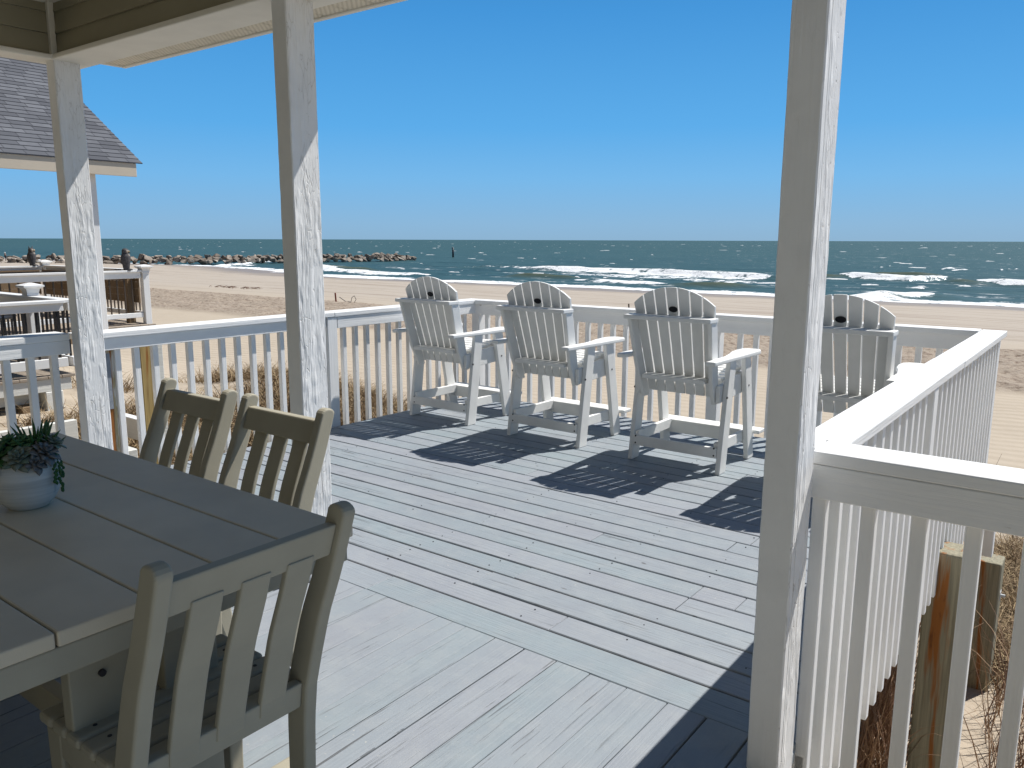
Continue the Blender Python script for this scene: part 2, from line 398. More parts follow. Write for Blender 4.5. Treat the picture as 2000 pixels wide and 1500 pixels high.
swl = 80.4+shs*.9+(fbm(SU*.045, SV*0+3, 5)-.5)*9       # waterline
foam = np.zeros_like(SU); zz = np.zeros_like(SU); olive = np.zeros_like(SU)
n1 = fbm(SU*.45, SV*.45, 4); n2 = fbm(SU*.16+40, SV*.7, 4)
d = SV-swl
fd = 2.5+8.0*fbm(SU*.06+5, SV*0, 4)
foam = np.maximum(foam, (1-sstep(.35, 1.0, d/fd))*(.62+.75*(n1-.25)))
for pts, h0, h1, st, rh in BREAK:
    dd, ins = dseg(SU, SV, pts)
    k = np.clip((SU-pts[0][0])/(pts[-1][0]-pts[0][0]), 0, 1); hw = h0+(h1-h0)*k
    L = pts[-1][0]-pts[0][0]; edge = np.minimum(SU-pts[0][0], pts[-1][0]-SU)
    taper = np.where(edge > 0, np.minimum(1, .25+edge/(.25*L)), 0)
    wob = (fbm(SU*.12+h1, SV*0+h0, 3)-.5)*3.0
    q = np.abs(dd+wob)/(hw*taper+1e-6)
    foam = np.maximum(foam, np.where(edge > 0, (1-sstep(.3, 1.25, q))*st*(.55+1.0*(n1-.2)), 0))
    zz += np.where(edge > -6, np.exp(-((dd+wob-.6)/1.7)**2)*rh*1.5*sstep(-6, 4, edge), 0)
for pts in OLIVE:
    dd, ins = dseg(SU, SV, pts); edge = np.minimum(SU-pts[0][0], pts[-1][0]-SU)
    m = np.where(edge > -3, np.exp(-(dd/2.2)**2)*sstep(-3, 3, edge), 0)
    olive = np.maximum(olive, m); zz += m*.6
# wind sea
amp = .16*sstep(78, 100, SV)
zz += amp*((fbm(SU*.10, SV*.33, 4)-.5)*3.2)
# whitecap specks, partly painted sun glitter, denser towards the sun
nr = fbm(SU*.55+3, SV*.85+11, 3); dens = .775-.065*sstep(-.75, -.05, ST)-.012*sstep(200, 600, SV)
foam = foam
caps_glints = sstep(92, 125, SV)*(.35+.65*sstep(-1.0, -.05, ST))
calm = sstep(84, 140, SV)
sea_me = grid_mesh('sea', SU, SV, SEA_Z+zz, {'foam': np.clip(foam, 0, .82), 'olive': olive, 'caps_glints': caps_glints*.4, 'resid': sstep(84, 90, SV-shs)*sstep(132, 115, SV)*sstep(-1.35, -.9, ST)})
def sea_material():
    t = NT('sea water')
    xyz = t.n('ShaderNodeSeparateXYZ'); cc = t.n('ShaderNodeTexCoord'); t.l(cc.outputs['Object'], xyz.inputs[0]); v = xyz.outputs[1]
    near = t.ramp(t.math('DIVIDE', v, 1000.0), [(.10, 1), (.32, 0)])
    a = t.noise(t.coords((.22, .75, 1)), 1, 5, .62); b = t.noise(t.coords((.045, .2, 1)), 1, 4, .6); c2 = t.noise(t.coords((.006, .03, 1)), 1, 4, .6)
    teal = t.mix(near, (.037, .088, .094), (.034, .082, .096))
    teal = t.mix(t.ramp(a, [(.35, .0), (.62, .75)]), teal, (.022, .056, .063))
    teal = t.mix(t.ramp(b, [(.4, 0), (.68, .5)]), teal, (.045, .094, .092))
    teal = t.mix(t.ramp(c2, [(.4, 0), (.65, .35)]), teal, (.042, .095, .105))
    teal = t.mix(t.attr('olive'), teal, (.070, .080, .036))
    h = t.math('ADD', a, t.math('MULTIPLY', b, 2.5))
    nrm = t.bump(h, .6, .35)
    dif = t.n('ShaderNodeBsdfDiffuse'); t.l(teal, dif.inputs['Color']); t.l(nrm, dif.inputs['Normal'])
    gl = t.n('ShaderNodeBsdfGlossy'); gl.inputs['Roughness'].default_value = .28; gl.inputs['Color'].default_value = (.9, .95, 1, 1); t.l(nrm, gl.inputs['Normal'])
    mx = t.n('ShaderNodeMixShader'); mx.inputs[0].default_value = .10; t.l(dif.outputs[0], mx.inputs[1]); t.l(gl.outputs[0], mx.inputs[2])
    fo = t.attr('foam'); fn = t.noise(t.coords((.55, .50, 1)), 1, 8, .74)
    fm = t.ramp(t.math('ADD', fo, t.math('MULTIPLY', t.math('SUBTRACT', fn, .5), 2.6)), [(.40, 0), (.62, 1)])
    rs = t.math('MULTIPLY', t.ramp(t.noise(t.coords((.045, .22, 1)), 1, 6, .68), [(.56, 0), (.62, 1)]), t.attr('resid'))
    fm = t.math('MAXIMUM', fm, t.math('MULTIPLY', rs, t.ramp(fn, [(.46, 0), (.60, .75)])))
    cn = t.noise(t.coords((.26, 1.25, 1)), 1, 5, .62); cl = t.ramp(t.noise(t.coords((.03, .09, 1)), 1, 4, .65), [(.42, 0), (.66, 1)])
    cap = t.ramp(t.math('ADD', cn, t.math('MULTIPLY', t.math('MULTIPLY', cl, t.attr('caps_glints')), .17)), [(.672, 0), (.715, 1)])  # foam-white specks, part whitecap, part painted sun glint
    fm = t.math('MAXIMUM', fm, t.math('MULTIPLY', cap, t.math('MINIMUM', 1.0, t.math('MULTIPLY', t.attr('caps_glints'), 3.0))))
    fd = t.n('ShaderNodeBsdfDiffuse'); fd.inputs['Color'].default_value = (.80, .82, .84, 1); t.l(t.bump(fn, .8, .4), fd.inputs['Normal'])
    mf = t.n('ShaderNodeMixShader'); t.l(fm, mf.inputs[0]); t.l(mx.outputs[0], mf.inputs[1]); t.l(fd.outputs[0], mf.inputs[2])
    t.l(mf.outputs[0], t.out.inputs['Surface']); return t.m
sea = mesh_obj('sea', sea_me, sea_material()); tag(sea, kind='structure')
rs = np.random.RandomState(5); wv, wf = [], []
for k in range(420):  # crests thicken to the right, where they also stand in for sun sparkle
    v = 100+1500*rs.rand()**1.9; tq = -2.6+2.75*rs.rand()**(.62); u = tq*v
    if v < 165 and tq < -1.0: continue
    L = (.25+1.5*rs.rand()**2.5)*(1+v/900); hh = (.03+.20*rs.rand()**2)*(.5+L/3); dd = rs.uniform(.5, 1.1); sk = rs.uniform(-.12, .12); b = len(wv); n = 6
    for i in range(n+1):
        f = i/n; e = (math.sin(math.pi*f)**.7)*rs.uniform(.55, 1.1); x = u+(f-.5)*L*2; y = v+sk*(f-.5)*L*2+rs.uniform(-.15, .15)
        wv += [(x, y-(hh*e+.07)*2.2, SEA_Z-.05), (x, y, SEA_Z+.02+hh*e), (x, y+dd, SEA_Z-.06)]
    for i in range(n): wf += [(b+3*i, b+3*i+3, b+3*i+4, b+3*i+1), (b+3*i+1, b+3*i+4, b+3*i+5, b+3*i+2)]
wme = bpy.data.meshes.new('whitecaps_and_glints'); wme.from_pydata(wv, [], wf)
wc = mesh_obj('whitecaps_and_glints', wme, plain('sea foam and glints', (.84, .86, .87), .8, .1, 3, .2)); tag(wc, 'scattered small breaking crests on the open sea, some standing in for sun glitter', 'whitecaps_and_glints', None, 'stuff')

# ------------------------------------------------------------------ deck
PV = 2.094          # sea-facing porch post line (face towards the house)
deck = thing('wooden_deck', (0, 0, 0), 0, 'grey painted plank deck weathered by sun, under the tall white chairs and the dining table', 'deck')
random.seed(3)
mb = MB()
edges = [2.2, 2.368, 2.517, 2.673]
while edges[-1] < 5.86: edges.append(edges[-1]+.1455)
for i in range(len(edges)-1):
    a, b = edges[i], edges[i+1]; g = .0035+random.random()*.002
    if i in (1, 3): g = .006
    ga = .0008 if i == 0 else g
    cuts = [-4.89]+sorted([random.uniform(-4.3, -.9) for _ in range(2 if i % 2 else 1)])+[-.632]
    if i == 1: cuts = [-4.89, -1.62, -.632]
    for k in range(len(cuts)-1):
        if cuts[k+1]-cuts[k] < .15: continue
        zt = random.uniform(-.0015, .0015)
        mb.box(cuts[k]+.0012, cuts[k+1]-.0012, a+ga, b-g, -.036+zt, zt)
mb.bevel(.003, 1); mb.build('sun_deck_board', M['deck_u'], deck)
mb = MB()
for e in (edges[1], edges[3]): mb.box(-4.88, -.64, e-.007, e+.007, -.035, -.011)
mb.build('raw_edge', plain('raw timber edge', (.22, .12, .06), .8, .3, 20, .2), deck)
mb = MB()
ue = [-.60-.02, -.755, -.898, -1.033, -1.181, -1.326, -1.463, -1.606, -1.743, -1.888, -2.028]
while ue[-1] > -4.66: ue.append(ue[-1]-.1425)
for i in range(len(ue)-1):
    g = .0008 if random.random() < .55 else .003
    zt = random.uniform(-.0012, .0012)
    mb.box(ue[i+1]+g, ue[i]-g, -2.4, 2.1992, -.036+zt, zt)
mb.bevel(.0025, 1); mb.build('porch_board', M['deck_v'], deck)
mb = MB()
x = -.62
while x < 2.0:
    mb.box(x+.002, x+.1405, -2.4, 1.12, -.036, 0); x += .1425
mb.bevel(.0025, 1); mb.build('landing_board', M['deck_v'], deck)
mb = MB(); mb.box(-4.87, -.61, 2.24, 2.28, -.26, -.04); mb.box(-4.87, -.61, 5.84, 5.88, -.26, -.04); mb.box(-4.87, -4.83, 2.3, 5.8, -.26, -.04); mb.box(-.674, -.632, 2.3, 5.8, -.26, -.04)
for k in range(9): mb.box(-4.4+.42*k, -4.36+.42*k, 2.3, 5.8, -.24, -.045)
mb.build('deck_joist', M['rail_v'], deck)
# rounded grey board end next to the right porch post
mb = MB(); mb.box(-.615, -.47, 1.36, 1.50, -.045, .012); mb.bevel(.03, 3); mb.build('border_board_end', M['deck_v'], deck)
mb = MB()
for i in range(len(edges)-1):
    for k in range(10):
        xx = -4.7+.42*k
        for f in (.25, .75):
            if random.random() < .4:
                vv = edges[i]+(edges[i+1]-edges[i])*f+random.uniform(-.01, .01); xx2 = xx+random.uniform(-.012, .012)
                mb.lathe([(.0001, .0022), (.0034, .0022), (.0036, .0)], (xx2, vv, 0), 6)
nh = mb.build('nail_head', M['bolt'], deck); nh['kind'] = 'stuff'

# ------------------------------------------------------------------ porch posts
def porch_post(u1, label, v0=PV, groove=False):
    t = thing('porch_post', (u1-.044, v0+.069, 0), 0, label, 'post', 'white porch posts')
    mb = MB(); n = 64; h = 2.40
    # slightly uneven sawn corners
    rng = random.Random(int(abs(u1)*1000))
    prev = None; 
    vs = []; fs = []
    prof = [(-.044, -.069), (.044, -.069), (.044, .069), (-.044, .069)]
    ch = .004
    ring = []
    for (a, b), (da, db) in zip(prof, [((ch, 0), (0, ch)), ((-ch, 0), (0, ch)), ((-ch, 0), (0, -ch)), ((ch, 0), (0, -ch))]):
        ring += [(a+da[0], b+da[1]), (a+db[0], b+db[1])]
    ring = [ring[1], ring[0], ring[2], ring[3], ring[5], ring[4], ring[6], ring[7]]
    if groove: ring = ring[:4]+[(.044, -.040), (.0405, -.0375), (.044, -.035)]+ring[4:]
    nk = len(ring); kk = [0, 0, 1, 1, 1, 1, 1, 2, 2, 3, 3] if groove else [0, 0, 1, 1, 2, 2, 3, 3]
    for i in range(n+1):
        z = -.30+(h+.30)*i/n; w = [(rng.uniform(-.0007, .0007), rng.uniform(-.0007, .0007)) for _ in range(4)]
        for k, (a, b) in enumerate(ring): vs.append((a+w[kk[k]][0], b+w[kk[k]][1], z))
    for i in range(n):
        for k in range(nk): fs.append((i*nk+k, i*nk+(k+1) % nk, (i+1)*nk+(k+1) % nk, (i+1)*nk+k))
    fs.append(tuple(range(nk))[::-1]); fs.append(tuple(range(n*nk, n*nk+nk)))
    mb._add(vs, fs, .5); mb.build('shaft', M['post'], t)
    return t
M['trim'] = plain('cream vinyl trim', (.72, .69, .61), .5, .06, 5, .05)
porch_post(-4.610, 'far left white porch post with flaking paint, beside the shingled roof')
porch_post(-2.681, 'middle white porch post with flaking paint, behind the taupe dining chairs')
porch_post(-.621, 'nearest white porch post, largest, with gouged and cracked sunlit side at right railing', 2.036, True)

# ------------------------------------------------------------------ railings
def baluster(parent, cx, cy, z0=-.27, z1=.868, mat='rail_z', s=.019, slope=None):
    mb = MB(); mb.box(-s, s, -s, s, z0, z1); mb.bevel(.004, 2)
    o = mb.build('baluster', M[mat], parent); o.location = (cx, cy, 0); return o
def dup_bal(src, cx, cy):
    o = src.copy(); COL.objects.link(o); o.location = (cx, cy, 0); return o
def balusters(parent, pts, **k):
    b = None
    for (x, y) in pts:
        if b is None: b = baluster(parent, x, y, **k)
        else: dup_bal(b, x, y)

# left railing (along v) ------------------------------------------------
t = thing('deck_railing', (0, 0, 0), 0, 'white left deck railing running from the porch post to the far left corner', 'railing', 'white deck railings')
mb = MB(); mb.box(-5.07, -4.90, 2.235, 4.17, .872, .909); mb.bevel(.005, 2); mb.build('cap_rail', M['rail_v'], t)
mb = MB(); mb.box(-5.07, -4.90, 4.173, 6.03, .870, .907); mb.bevel(.005, 2); mb.build('cap_rail', M['rail_v'], t)
mb = MB(); mb.box(-4.958, -4.920, 2.25, 4.10, .795, .871); mb.bevel(.003); mb.build('rail_board', M['rail_v'], t)
mb = MB(); mb.box(-4.950, -4.908, 4.205, 5.90, .780, .869); mb.bevel(.003); mb.build('rail_board', M['rail_v'], t)
mb = MB(); mb.box(-5.0, -4.907, 4.105, 4.20, -.30, .870); mb.bevel(.004); mb.build('newel_post', M['rail_z'], t)
balusters(t, [(-4.978, 2.353+.1235*k) for k in range(15)]+[(-4.973, 4.313+.1245*k) for k in range(13)])
# far railing (along u) --------------------------------------------------
t = thing('deck_railing', (0, 0, 0), 0, 'white seaward deck railing behind the four tall chairs', 'railing', 'white deck railings')
mb = MB(); mb.box(-4.897, -.718, 5.872, 6.03, .870, .907); mb.bevel(.005, 2); mb.build('cap_rail', M['rail_u'], t)
mb = MB(); mb.box(-4.86, -.70, 5.890, 5.928, .772, .869); mb.bevel(.003); mb.build('rail_board', M['rail_u'], t)
for (a, b) in ((-4.955, -4.862), (-2.56, -2.47)):
    mb = MB(); mb.box(a, b, 5.90 if a < -4 else 5.93, 5.99 if a < -4 else 6.02, -.35, .868); mb.bevel(.004); mb.build('newel_post', M['rail_z'], t)
balusters(t, [(u, 5.95) for u in [-4.80+.1245*k for k in range(33)] if not -2.62 < u < -2.42])
# right railing (along v) ------------------------------------------------
t = thing('deck_railing', (0, 0, 0), 0, 'white right deck railing with broad sunlit cap running seaward from the nearest post', 'railing', 'white deck railings')
mb = MB(); mb.box(-.715, -.575, 2.348, 4.36, .868, .905); mb.bevel(.005, 2); mb.build('cap_rail', M['rail_v'], t)
mb = MB(); mb.box(-.715, -.6385, 2.234, 2.3475, .868, .905); mb.bevel(.004, 2); mb.build('cap_return', M['rail_v'], t)
mb = MB(); mb.box(-.714, -.574, 4.362, 6.03, .867, .904); mb.bevel(.005, 2); mb.build('cap_rail', M['rail_v'], t)
mb = MB(); mb.box(-.668, -.630, 2.25, 5.93, .775, .867); mb.bevel(.003); mb.build('rail_board', M['rail_v'], t)
mb = MB(); mb.box(-.668, -.580, 3.665, 3.752, -.30, .866); mb.bevel(.004); mb.build('newel_post', M['rail_z'], t)
mb = MB(); mb.box(-.60, -.514, 5.955, 6.04, -.60, -.24); mb.bevel(.004); mb.build('post_base', M['rail_z'], t)
mb = MB(); mb.box(-.69, -.603, 5.935, 6.02, -.28, .866); mb.bevel(.004); mb.build('newel_post', M['rail_z'], t)
balusters(t, [(-.608, v) for v in [2.365+.1185*k for k in range(30)] if not 3.63 < v < 3.79])
# front right railing (along u) -------------------------------------------
t = thing('deck_railing', (0, 0, 0), 0, 'white front railing at lower right, joining the nearest post above the brush', 'railing', 'white deck railings')
mb = MB(); mb.box(-.636, 1.9, 2.198, 2.346, .868, .905); mb.bevel(.005, 2); mb.build('cap_rail', M['rail_u'], t)
mb = MB(); mb.box(-.636, 1.9, 2.200, 2.238, .772, .867); mb.bevel(.003); mb.build('rail_board', M['rail_u'], t)
balusters(t, [(-.618+.1255*k+(.004 if k else 0), 2.259) for k in range(20)], z0=-.32)
# near left railing (along v, beside the table) ---------------------------
t = thing('deck_railing', (0, 0, 0), 0, 'white side railing at far left behind the succulent pot', 'railing', 'white deck railings')
mb = MB(); mb.box(-4.88, -4.712, -2.3, 2.09, .905, .943); mb.bevel(.005, 2); mb.build('cap_rail', M['rail_v'], t)
mb = MB(); mb.box(-4.758, -4.720, -2.3, 2.09, .828, .904); mb.bevel(.003); mb.build('rail_board', M['rail_v'], t)
balusters(t, [(-4.778, 2.02-.1235*k) for k in range(30)], z1=.905)

# ------------------------------------------------------------------ porch roof over the table
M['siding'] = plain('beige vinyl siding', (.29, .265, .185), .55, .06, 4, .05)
M['soffit'] = None
def soffit_mat():
    t = NT('perforated vinyl soffit')
    w = t.n('ShaderNodeTexWave', wave_type='BANDS', bands_direction='DIAGONAL'); w.inputs['Scale'].default_value = 22
    t.l(t.coords((1, 1, 1)), w.inputs['Vector'])
    dots = t.ramp(w.outputs['Fac'], [(.35, 1), (.5, 0)])
    c = t.mix(t.math('MULTIPLY', dots, .35), (.66, .60, .48), (.33, .28, .20))
    return t.fin(c, .55, t.bump(w.outputs['Fac'], .3, .004), .3)
M['soffit'] = soffit_mat()
M['roof_shingle'] = plain('grey shingle top', (.13, .13, .14), .9, .3, 30, .3)
roof = thing('porch_roof', (-4.6, PV, 2.4), 0, 'porch roof over the dining table with beige siding header and perforated soffit', 'roof')
def pr(mb, name, mat): 
    o = mb.build(name, M[mat] if isinstance(mat, str) else mat, roof); o.location = (4.6, -PV, -2.4); return o
UE = -.58      # right end of the roof
# seaward beam and left beam (wrapped in trim)
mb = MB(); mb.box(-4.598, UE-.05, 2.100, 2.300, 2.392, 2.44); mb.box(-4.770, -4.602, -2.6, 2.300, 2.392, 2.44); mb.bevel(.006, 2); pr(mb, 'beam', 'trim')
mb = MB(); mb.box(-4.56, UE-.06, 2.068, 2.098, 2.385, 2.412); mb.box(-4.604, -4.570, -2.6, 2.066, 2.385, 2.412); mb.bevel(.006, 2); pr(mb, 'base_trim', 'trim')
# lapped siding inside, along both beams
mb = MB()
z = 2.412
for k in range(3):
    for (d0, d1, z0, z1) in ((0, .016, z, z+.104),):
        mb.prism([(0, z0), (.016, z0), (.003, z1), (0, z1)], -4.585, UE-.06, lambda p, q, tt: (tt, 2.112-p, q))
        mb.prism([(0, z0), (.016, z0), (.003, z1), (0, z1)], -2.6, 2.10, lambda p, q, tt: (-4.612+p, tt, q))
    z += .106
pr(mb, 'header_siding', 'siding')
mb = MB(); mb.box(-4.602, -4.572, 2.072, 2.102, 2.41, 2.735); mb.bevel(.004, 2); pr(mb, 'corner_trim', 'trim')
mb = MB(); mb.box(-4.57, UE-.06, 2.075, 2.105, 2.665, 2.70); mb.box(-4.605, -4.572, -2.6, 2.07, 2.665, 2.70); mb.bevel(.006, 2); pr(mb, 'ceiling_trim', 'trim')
mb = MB()
x = -4.62
while x < UE-.2:
    mb.box(x+.003, x+.197, -2.6, 2.11, 2.712, 2.73); x += .2
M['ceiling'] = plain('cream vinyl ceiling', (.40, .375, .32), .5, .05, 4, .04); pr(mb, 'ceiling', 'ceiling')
# eave: soffit panels and fascia
mb = MB()
x = -4.785
while x < UE-.01:
    mb.prism([(x+.002, 2.462), (x+.012, 2.456), (x+.150, 2.456), (x+.160, 2.462), (x+.160, 2.470), (x+.002, 2.470)], 2.298, 2.555, lambda p, q, tt: (p, tt, q)); x += .162
pr(mb, 'soffit', 'soffit')
mb = MB(); mb.box(-4.80, UE, 2.556, 2.586, 2.448, 2.60); mb.box(-4.80, -4.775, 2.30, 2.554, 2.448, 2.60); mb.bevel(.004); pr(mb, 'fascia', 'trim')
mb = MB(); mb.box(-4.77, UE-.05, 2.115, 2.296, 2.441, 2.70); mb.box(-4.77, -4.615, -2.6, 2.113, 2.441, 2.70); pr(mb, 'header_core', 'trim')
mb = MB()
mb.prism([(2.62, 2.605), (2.62, 2.625), (-2.6, 3.6), (-2.6, 3.58)], -4.86, UE+.02, lambda p, q, tt: (tt, p, q)); pr(mb, 'roof_sheet', 'roof_shingle')
mb = MB(); mb.prism([(2.55, 2.604), (-2.6, 3.578), (-2.6, 2.74), (2.10, 2.735), (2.30, 2.604)], UE-.02, UE, lambda p, q, tt: (tt, p, q)); pr(mb, 'gable_board', 'siding')

# ------------------------------------------------------------------ tall adirondack chairs
def adirondack():
    r = thing('adirondack_chair')
    mat = M['poly_white']
    hw = .329
    for sx in (-1, 1):
        x0, x1 = sx*hw, sx*(hw-.032)
        a, b = min(x0, x1), max(x0, x1)
        mb = MB(); mb.prism([(.0, 0), (.10, 0), (.195, .715), (.10, .715)], a, b, lambda p, q, tt: (tt, p, q)); mb.bevel(.004, 2)
        lg = mb.build('leg', mat, r)
        mb = MB(); mb.prism([(.485, 0), (.585, 0), (.445, .715), (.345, .715)], a, b, lambda p, q, tt: (tt, p, q)); mb.bevel(.004, 2)
        mb.build('leg', mat, r)
        # side stretcher, inside the legs
        s0, s1 = sorted((sx*(hw-.034), sx*(hw-.062)))
        mb = MB(); mb.box(s0, s1, .035, .545, .128, .198); mb.bevel(.004, 2); mb.build('side_stretcher', mat, r)
        # seat rail
        mb = MB(); mb.prism([(.03, .455), (.46, .475), (.46, .60), (.34, .60), (.03, .565)], s0, s1, lambda p, q, tt: (tt, p, q)); mb.bevel(.004, 2); mb.build('seat_rail', mat, r)
        # arm: narrow behind, paddle in front
        c = sx*(hw-.016)
        pl = [(-.17, -.036), (.12, -.040), (.26, -.064), (.36, -.092), (.47, -.104), (.56, -.098), (.595, -.066), (.605, -.015), (.595, .022), (.56, .038), (.40, .040), (.25, .036), (.10, .030), (-.17, .026)]
        mb = MB(); mb.prism([(y, x) for y, x in pl], .717, .745, lambda p, q, tt: (c+sx*q, p, tt)); mb.bevel(.007, 2); mb.build('arm', mat, r)
        # upright side frame of the back, tapering inwards to the seat
        f = MB()
        def yb(z): return .107-.279*(z-.473)
        zt, zl = .974, .44
        xt, xl = sx*.262, sx*.232
        prof = [(yb(zt)-.10, zt), (yb(zt)-.014, zt), (yb(zl)-.014, zl), (yb(zl)-.075, zl), (yb(.60)-.105, .60)]
        def fn(p, q, tt): return (xl+(xt-xl)*(q-zl)/(zt-zl)+sx*tt, p, q)
        f.prism(prof, 0, .028, fn); f.bevel(.004, 2); f.build('back_frame', mat, r)
    # slats: seven, fanning upwards, arched top
    edges_t = [-.281, -.205, -.127, -.045, .036, .117, .199, .281]
    def top(x): return 1.180-(.41-math.sqrt(max(.0, .41**2-min(abs(x), .40)**2)))*1.02
    for k in range(7):
        a, b = edges_t[k]+.0045, edges_t[k+1]-.0045
        xs = [a+(b-a)*i/4 for i in range(5)]
        poly = [(x, top(x)) for x in xs]
        sc = .235/.281
        poly = [(a*sc+.001, .478), (b*sc-.001, .478)]+poly[::-1]
        def fn(p, q, tt):
            return (p, .107-.279*(q-.473)+tt, q)
        mb = MB(); mb.prism(poly, -.012, .010, fn); mb.bevel(.003, 2)
        sl_ = mb.build('back_slat', mat, r)
        if k == 3:
            mb = MB(); n = 20; pts = [(.0+.030*math.cos(2*math.pi*i/n), 1.040+.019*math.sin(2*math.pi*i/n)) for i in range(n)]
            mb.prism(pts, -.0165, -.0125, fn); mb.build('badge', M['medal'], sl_)
    for (zc, w) in ((.972, .278), (.590, .225)):
        y1 = .107-.279*(zc-.473)-.014
        mb = MB(); mb.box(-w-.018, w+.018, y1-.125, y1, zc, zc+.028) if zc > .9 else mb.box(-w+.008, w-.008, y1-.105, y1, zc-.014, zc+.014)
        mb.bevel(.005, 2); mb.build('crossbar', mat, r)
    mb = MB()
    for k in range(6):
        y0 = .125+.062*k; zc = .580+.028*math.sin((k-1)/5*1.6)
        mb.box(-.263, .263, y0, y0+.054, zc+.008, zc+.030)
    mb.bevel(.006, 2); mb.build('seat', mat, r)
    mb = MB(); mb.box(-.296, .296, .012, .040, .100, .168); mb.bevel(.004, 2); mb.build('rear_stretcher', mat, r)
    mb = MB(); mb.box(-.37, .37, .555, .665, .166, .192); mb.bevel(.006, 2); mb.build('footrest', mat, r)
    mb = MB(); mb.box(-.295, .295, .530, .556, .095, .190); mb.bevel(.004, 2); mb.build('front_stretcher', mat, r)
    mb = MB(); mb.box(-.26, .26, .46, .486, .49, .60); mb.bevel(.004, 2); mb.build('seat_apron', mat, r)
    # bolts
    for sx in (-1, 1):
        for (y, z) in ((.07, .49), (.43, .52), (.03, .165), (.03, .118)):
            mb = MB(); n = 8
            pts = [(y+.0075*math.cos(2*math.pi*i/n), z+.0075*math.sin(2*math.pi*i/n)) for i in range(n)]
            x0, x1 = sorted((sx*(hw+.002), sx*(hw-.004)))
            if z > .3: mb.prism(pts, x0, x1, lambda p, q, tt: (tt, p, q))
            else:
                pts = [(sx*(.280)+.006*math.cos(2*math.pi*i/n), z+.006*math.sin(2*math.pi*i/n)) for i in range(n)]
                mb.prism(pts, .0105, .016, lambda p, q, tt: (p, tt, q))
            mb.build('bolt', M['bolt'], r)
    return r
A0 = adirondack()
spots = [(-4.400, 4.795, 'tall white adirondack bar chair nearest the far left railing corner'),
         (-3.318, 4.745, 'tall white adirondack bar chair second from the far left corner'),
         (-2.254, 4.720, 'tall white adirondack bar chair third from left, fully visible just left of the nearest post'),
         (-1.235, 4.700, 'tall white adirondack bar chair half hidden behind the nearest post and right railing')]
for i, (x, y, lab) in enumerate(spots):
    o = A0 if i == 0 else copy_tree(A0)
    o.location = (x, y, .002); o.rotation_euler.z = (R(-1.0), R(-.8), 0, R(.5))[i]
    tag(o, lab, 'chair', 'tall white chairs facing the sea')

# ------------------------------------------------------------------ dining chairs
def dining_chair():
    """local: x across, +y towards the back, y=0 rear face of the legs at knee height"""
    r = thing('dining_chair'); mat = M['poly_taupe']
    zr = [0, .10, .20, .35, .45, .53, .64, .75, .82, .90, .93]
    dr = [.035, .012, .0, .007, .020, .042, .075, .120, .145, .172, .182]
    def rear(z): return float(np.interp(z, zr, dr))
    def thk(z): return float(np.interp(z, [0, .2, .45, .7, .93], [.050, .062, .068, .062, .055]))
    W2 = .225
    for sx in (-1, 1):
        HT = .897
        zs = [HT*i/22 for i in range(23)]
        rp = [(rear(z), z) for z in zs]; fp = [(rear(z)-thk(z), z) for z in zs]
        # rounded head
        top = []
        c = (rear(HT)-thk(HT)/2); rr = thk(HT)/2
        for a in range(1, 8): top.append((c+rr*math.cos(math.pi*a/8), HT+rr*.75*math.sin(math.pi*a/8)))
        poly = rp+top+fp[::-1]
        a, b = sorted((sx*W2, sx*(W2-.036)))
        mb = MB(); mb.prism(poly, a, b, lambda p, q, tt: (tt, p, q)); mb.bevel(.007, 3); mb.build('rear_leg', mat, r)
        a, b = sorted((sx*(W2-.004), sx*(W2-.044)))
        mb = MB(); mb.prism([(-.345, 0), (-.300, 0), (-.285, .425), (-.350, .425)], a, b, lambda p, q, tt: (tt, p, q)); mb.bevel(.005, 2); mb.build('front_leg', mat, r)
        a, b = sorted((sx*(W2-.006), sx*(W2-.034)))
        mb = MB(); mb.box(a, b, -.30, -.045, .365, .425); mb.bevel(.004, 2); mb.build('seat_rail', mat, r)
    mb = MB(); mb.box(-W2+.036, W2-.036, -.325, -.30, .355, .424); mb.bevel(.004, 2); mb.build('front_rail', mat, r)
    mb = MB()
    nsl = 6
    for k in range(nsl):
        y0 = -.372+.0625*k
        xw = W2+.002 if k < 5 else W2-.038
        mb.box(-xw, xw, y0, y0+.056, .426, .452)
    mb.bevel(.010, 3); st = mb.build('seat', mat, r)
    mb = MB()
    for k in range(nsl):
        for sx in (-1, 1): mb.lathe([(.0001, .0008), (.0048, .0008), (.005, 0)], (sx*.176, -.344+.0625*k, .4522), 8)
    mb.build('screw', M['bolt'], st)
    # top rail, slightly proud at the rear
    def rail(z0, z1, off, t_, name, xw=W2-.036):
        poly = [(rear(z0)-off, z0), (rear(z1)-off, z1), (rear(z1)-off-t_, z1), (rear(z0)-off-t_, z0)]
        mb = MB(); mb.prism(poly, -xw, xw, lambda p, q, tt: (tt, p, q)); mb.bevel(.005, 2); return mb.build(name, mat, r)
    rail(.800, .876, .014, .030, 'top_rail'); rail(.395, .462, .014, .030, 'lower_rail')
    for k in (-1, 0, 1):
        xc = k*.1065
        zs = [.425+(.818-.425)*i/12 for i in range(13)]
        poly = [(rear(z)-.010, z) for z in zs]+[(rear(z)-.026, z) for z in zs[::-1]]
        # bevelled square slat end overlapping the lower rail
        mb = MB(); mb.prism(poly, xc-.034, xc+.034, lambda p, q, tt: (tt, p-.003 if q > .83 else p+.0, q)); mb.bevel(.004, 2); mb.build('back_slat', mat, r)
    return r
D0 = dining_chair()
chairs = [(-1.422, .881, R(-90), 'taupe slat back dining chair nearest the camera at the end of the table'),
          (-2.815, 1.562, 0, 'taupe dining chair at far side of table, left of the pair by the railing'),
          (-2.275, 1.562, 0, 'taupe dining chair at far side of table, right one beside the middle post'),
          (-2.33, .19, R(180), 'taupe dining chair pushed under the near side of the table, mostly out of view')]
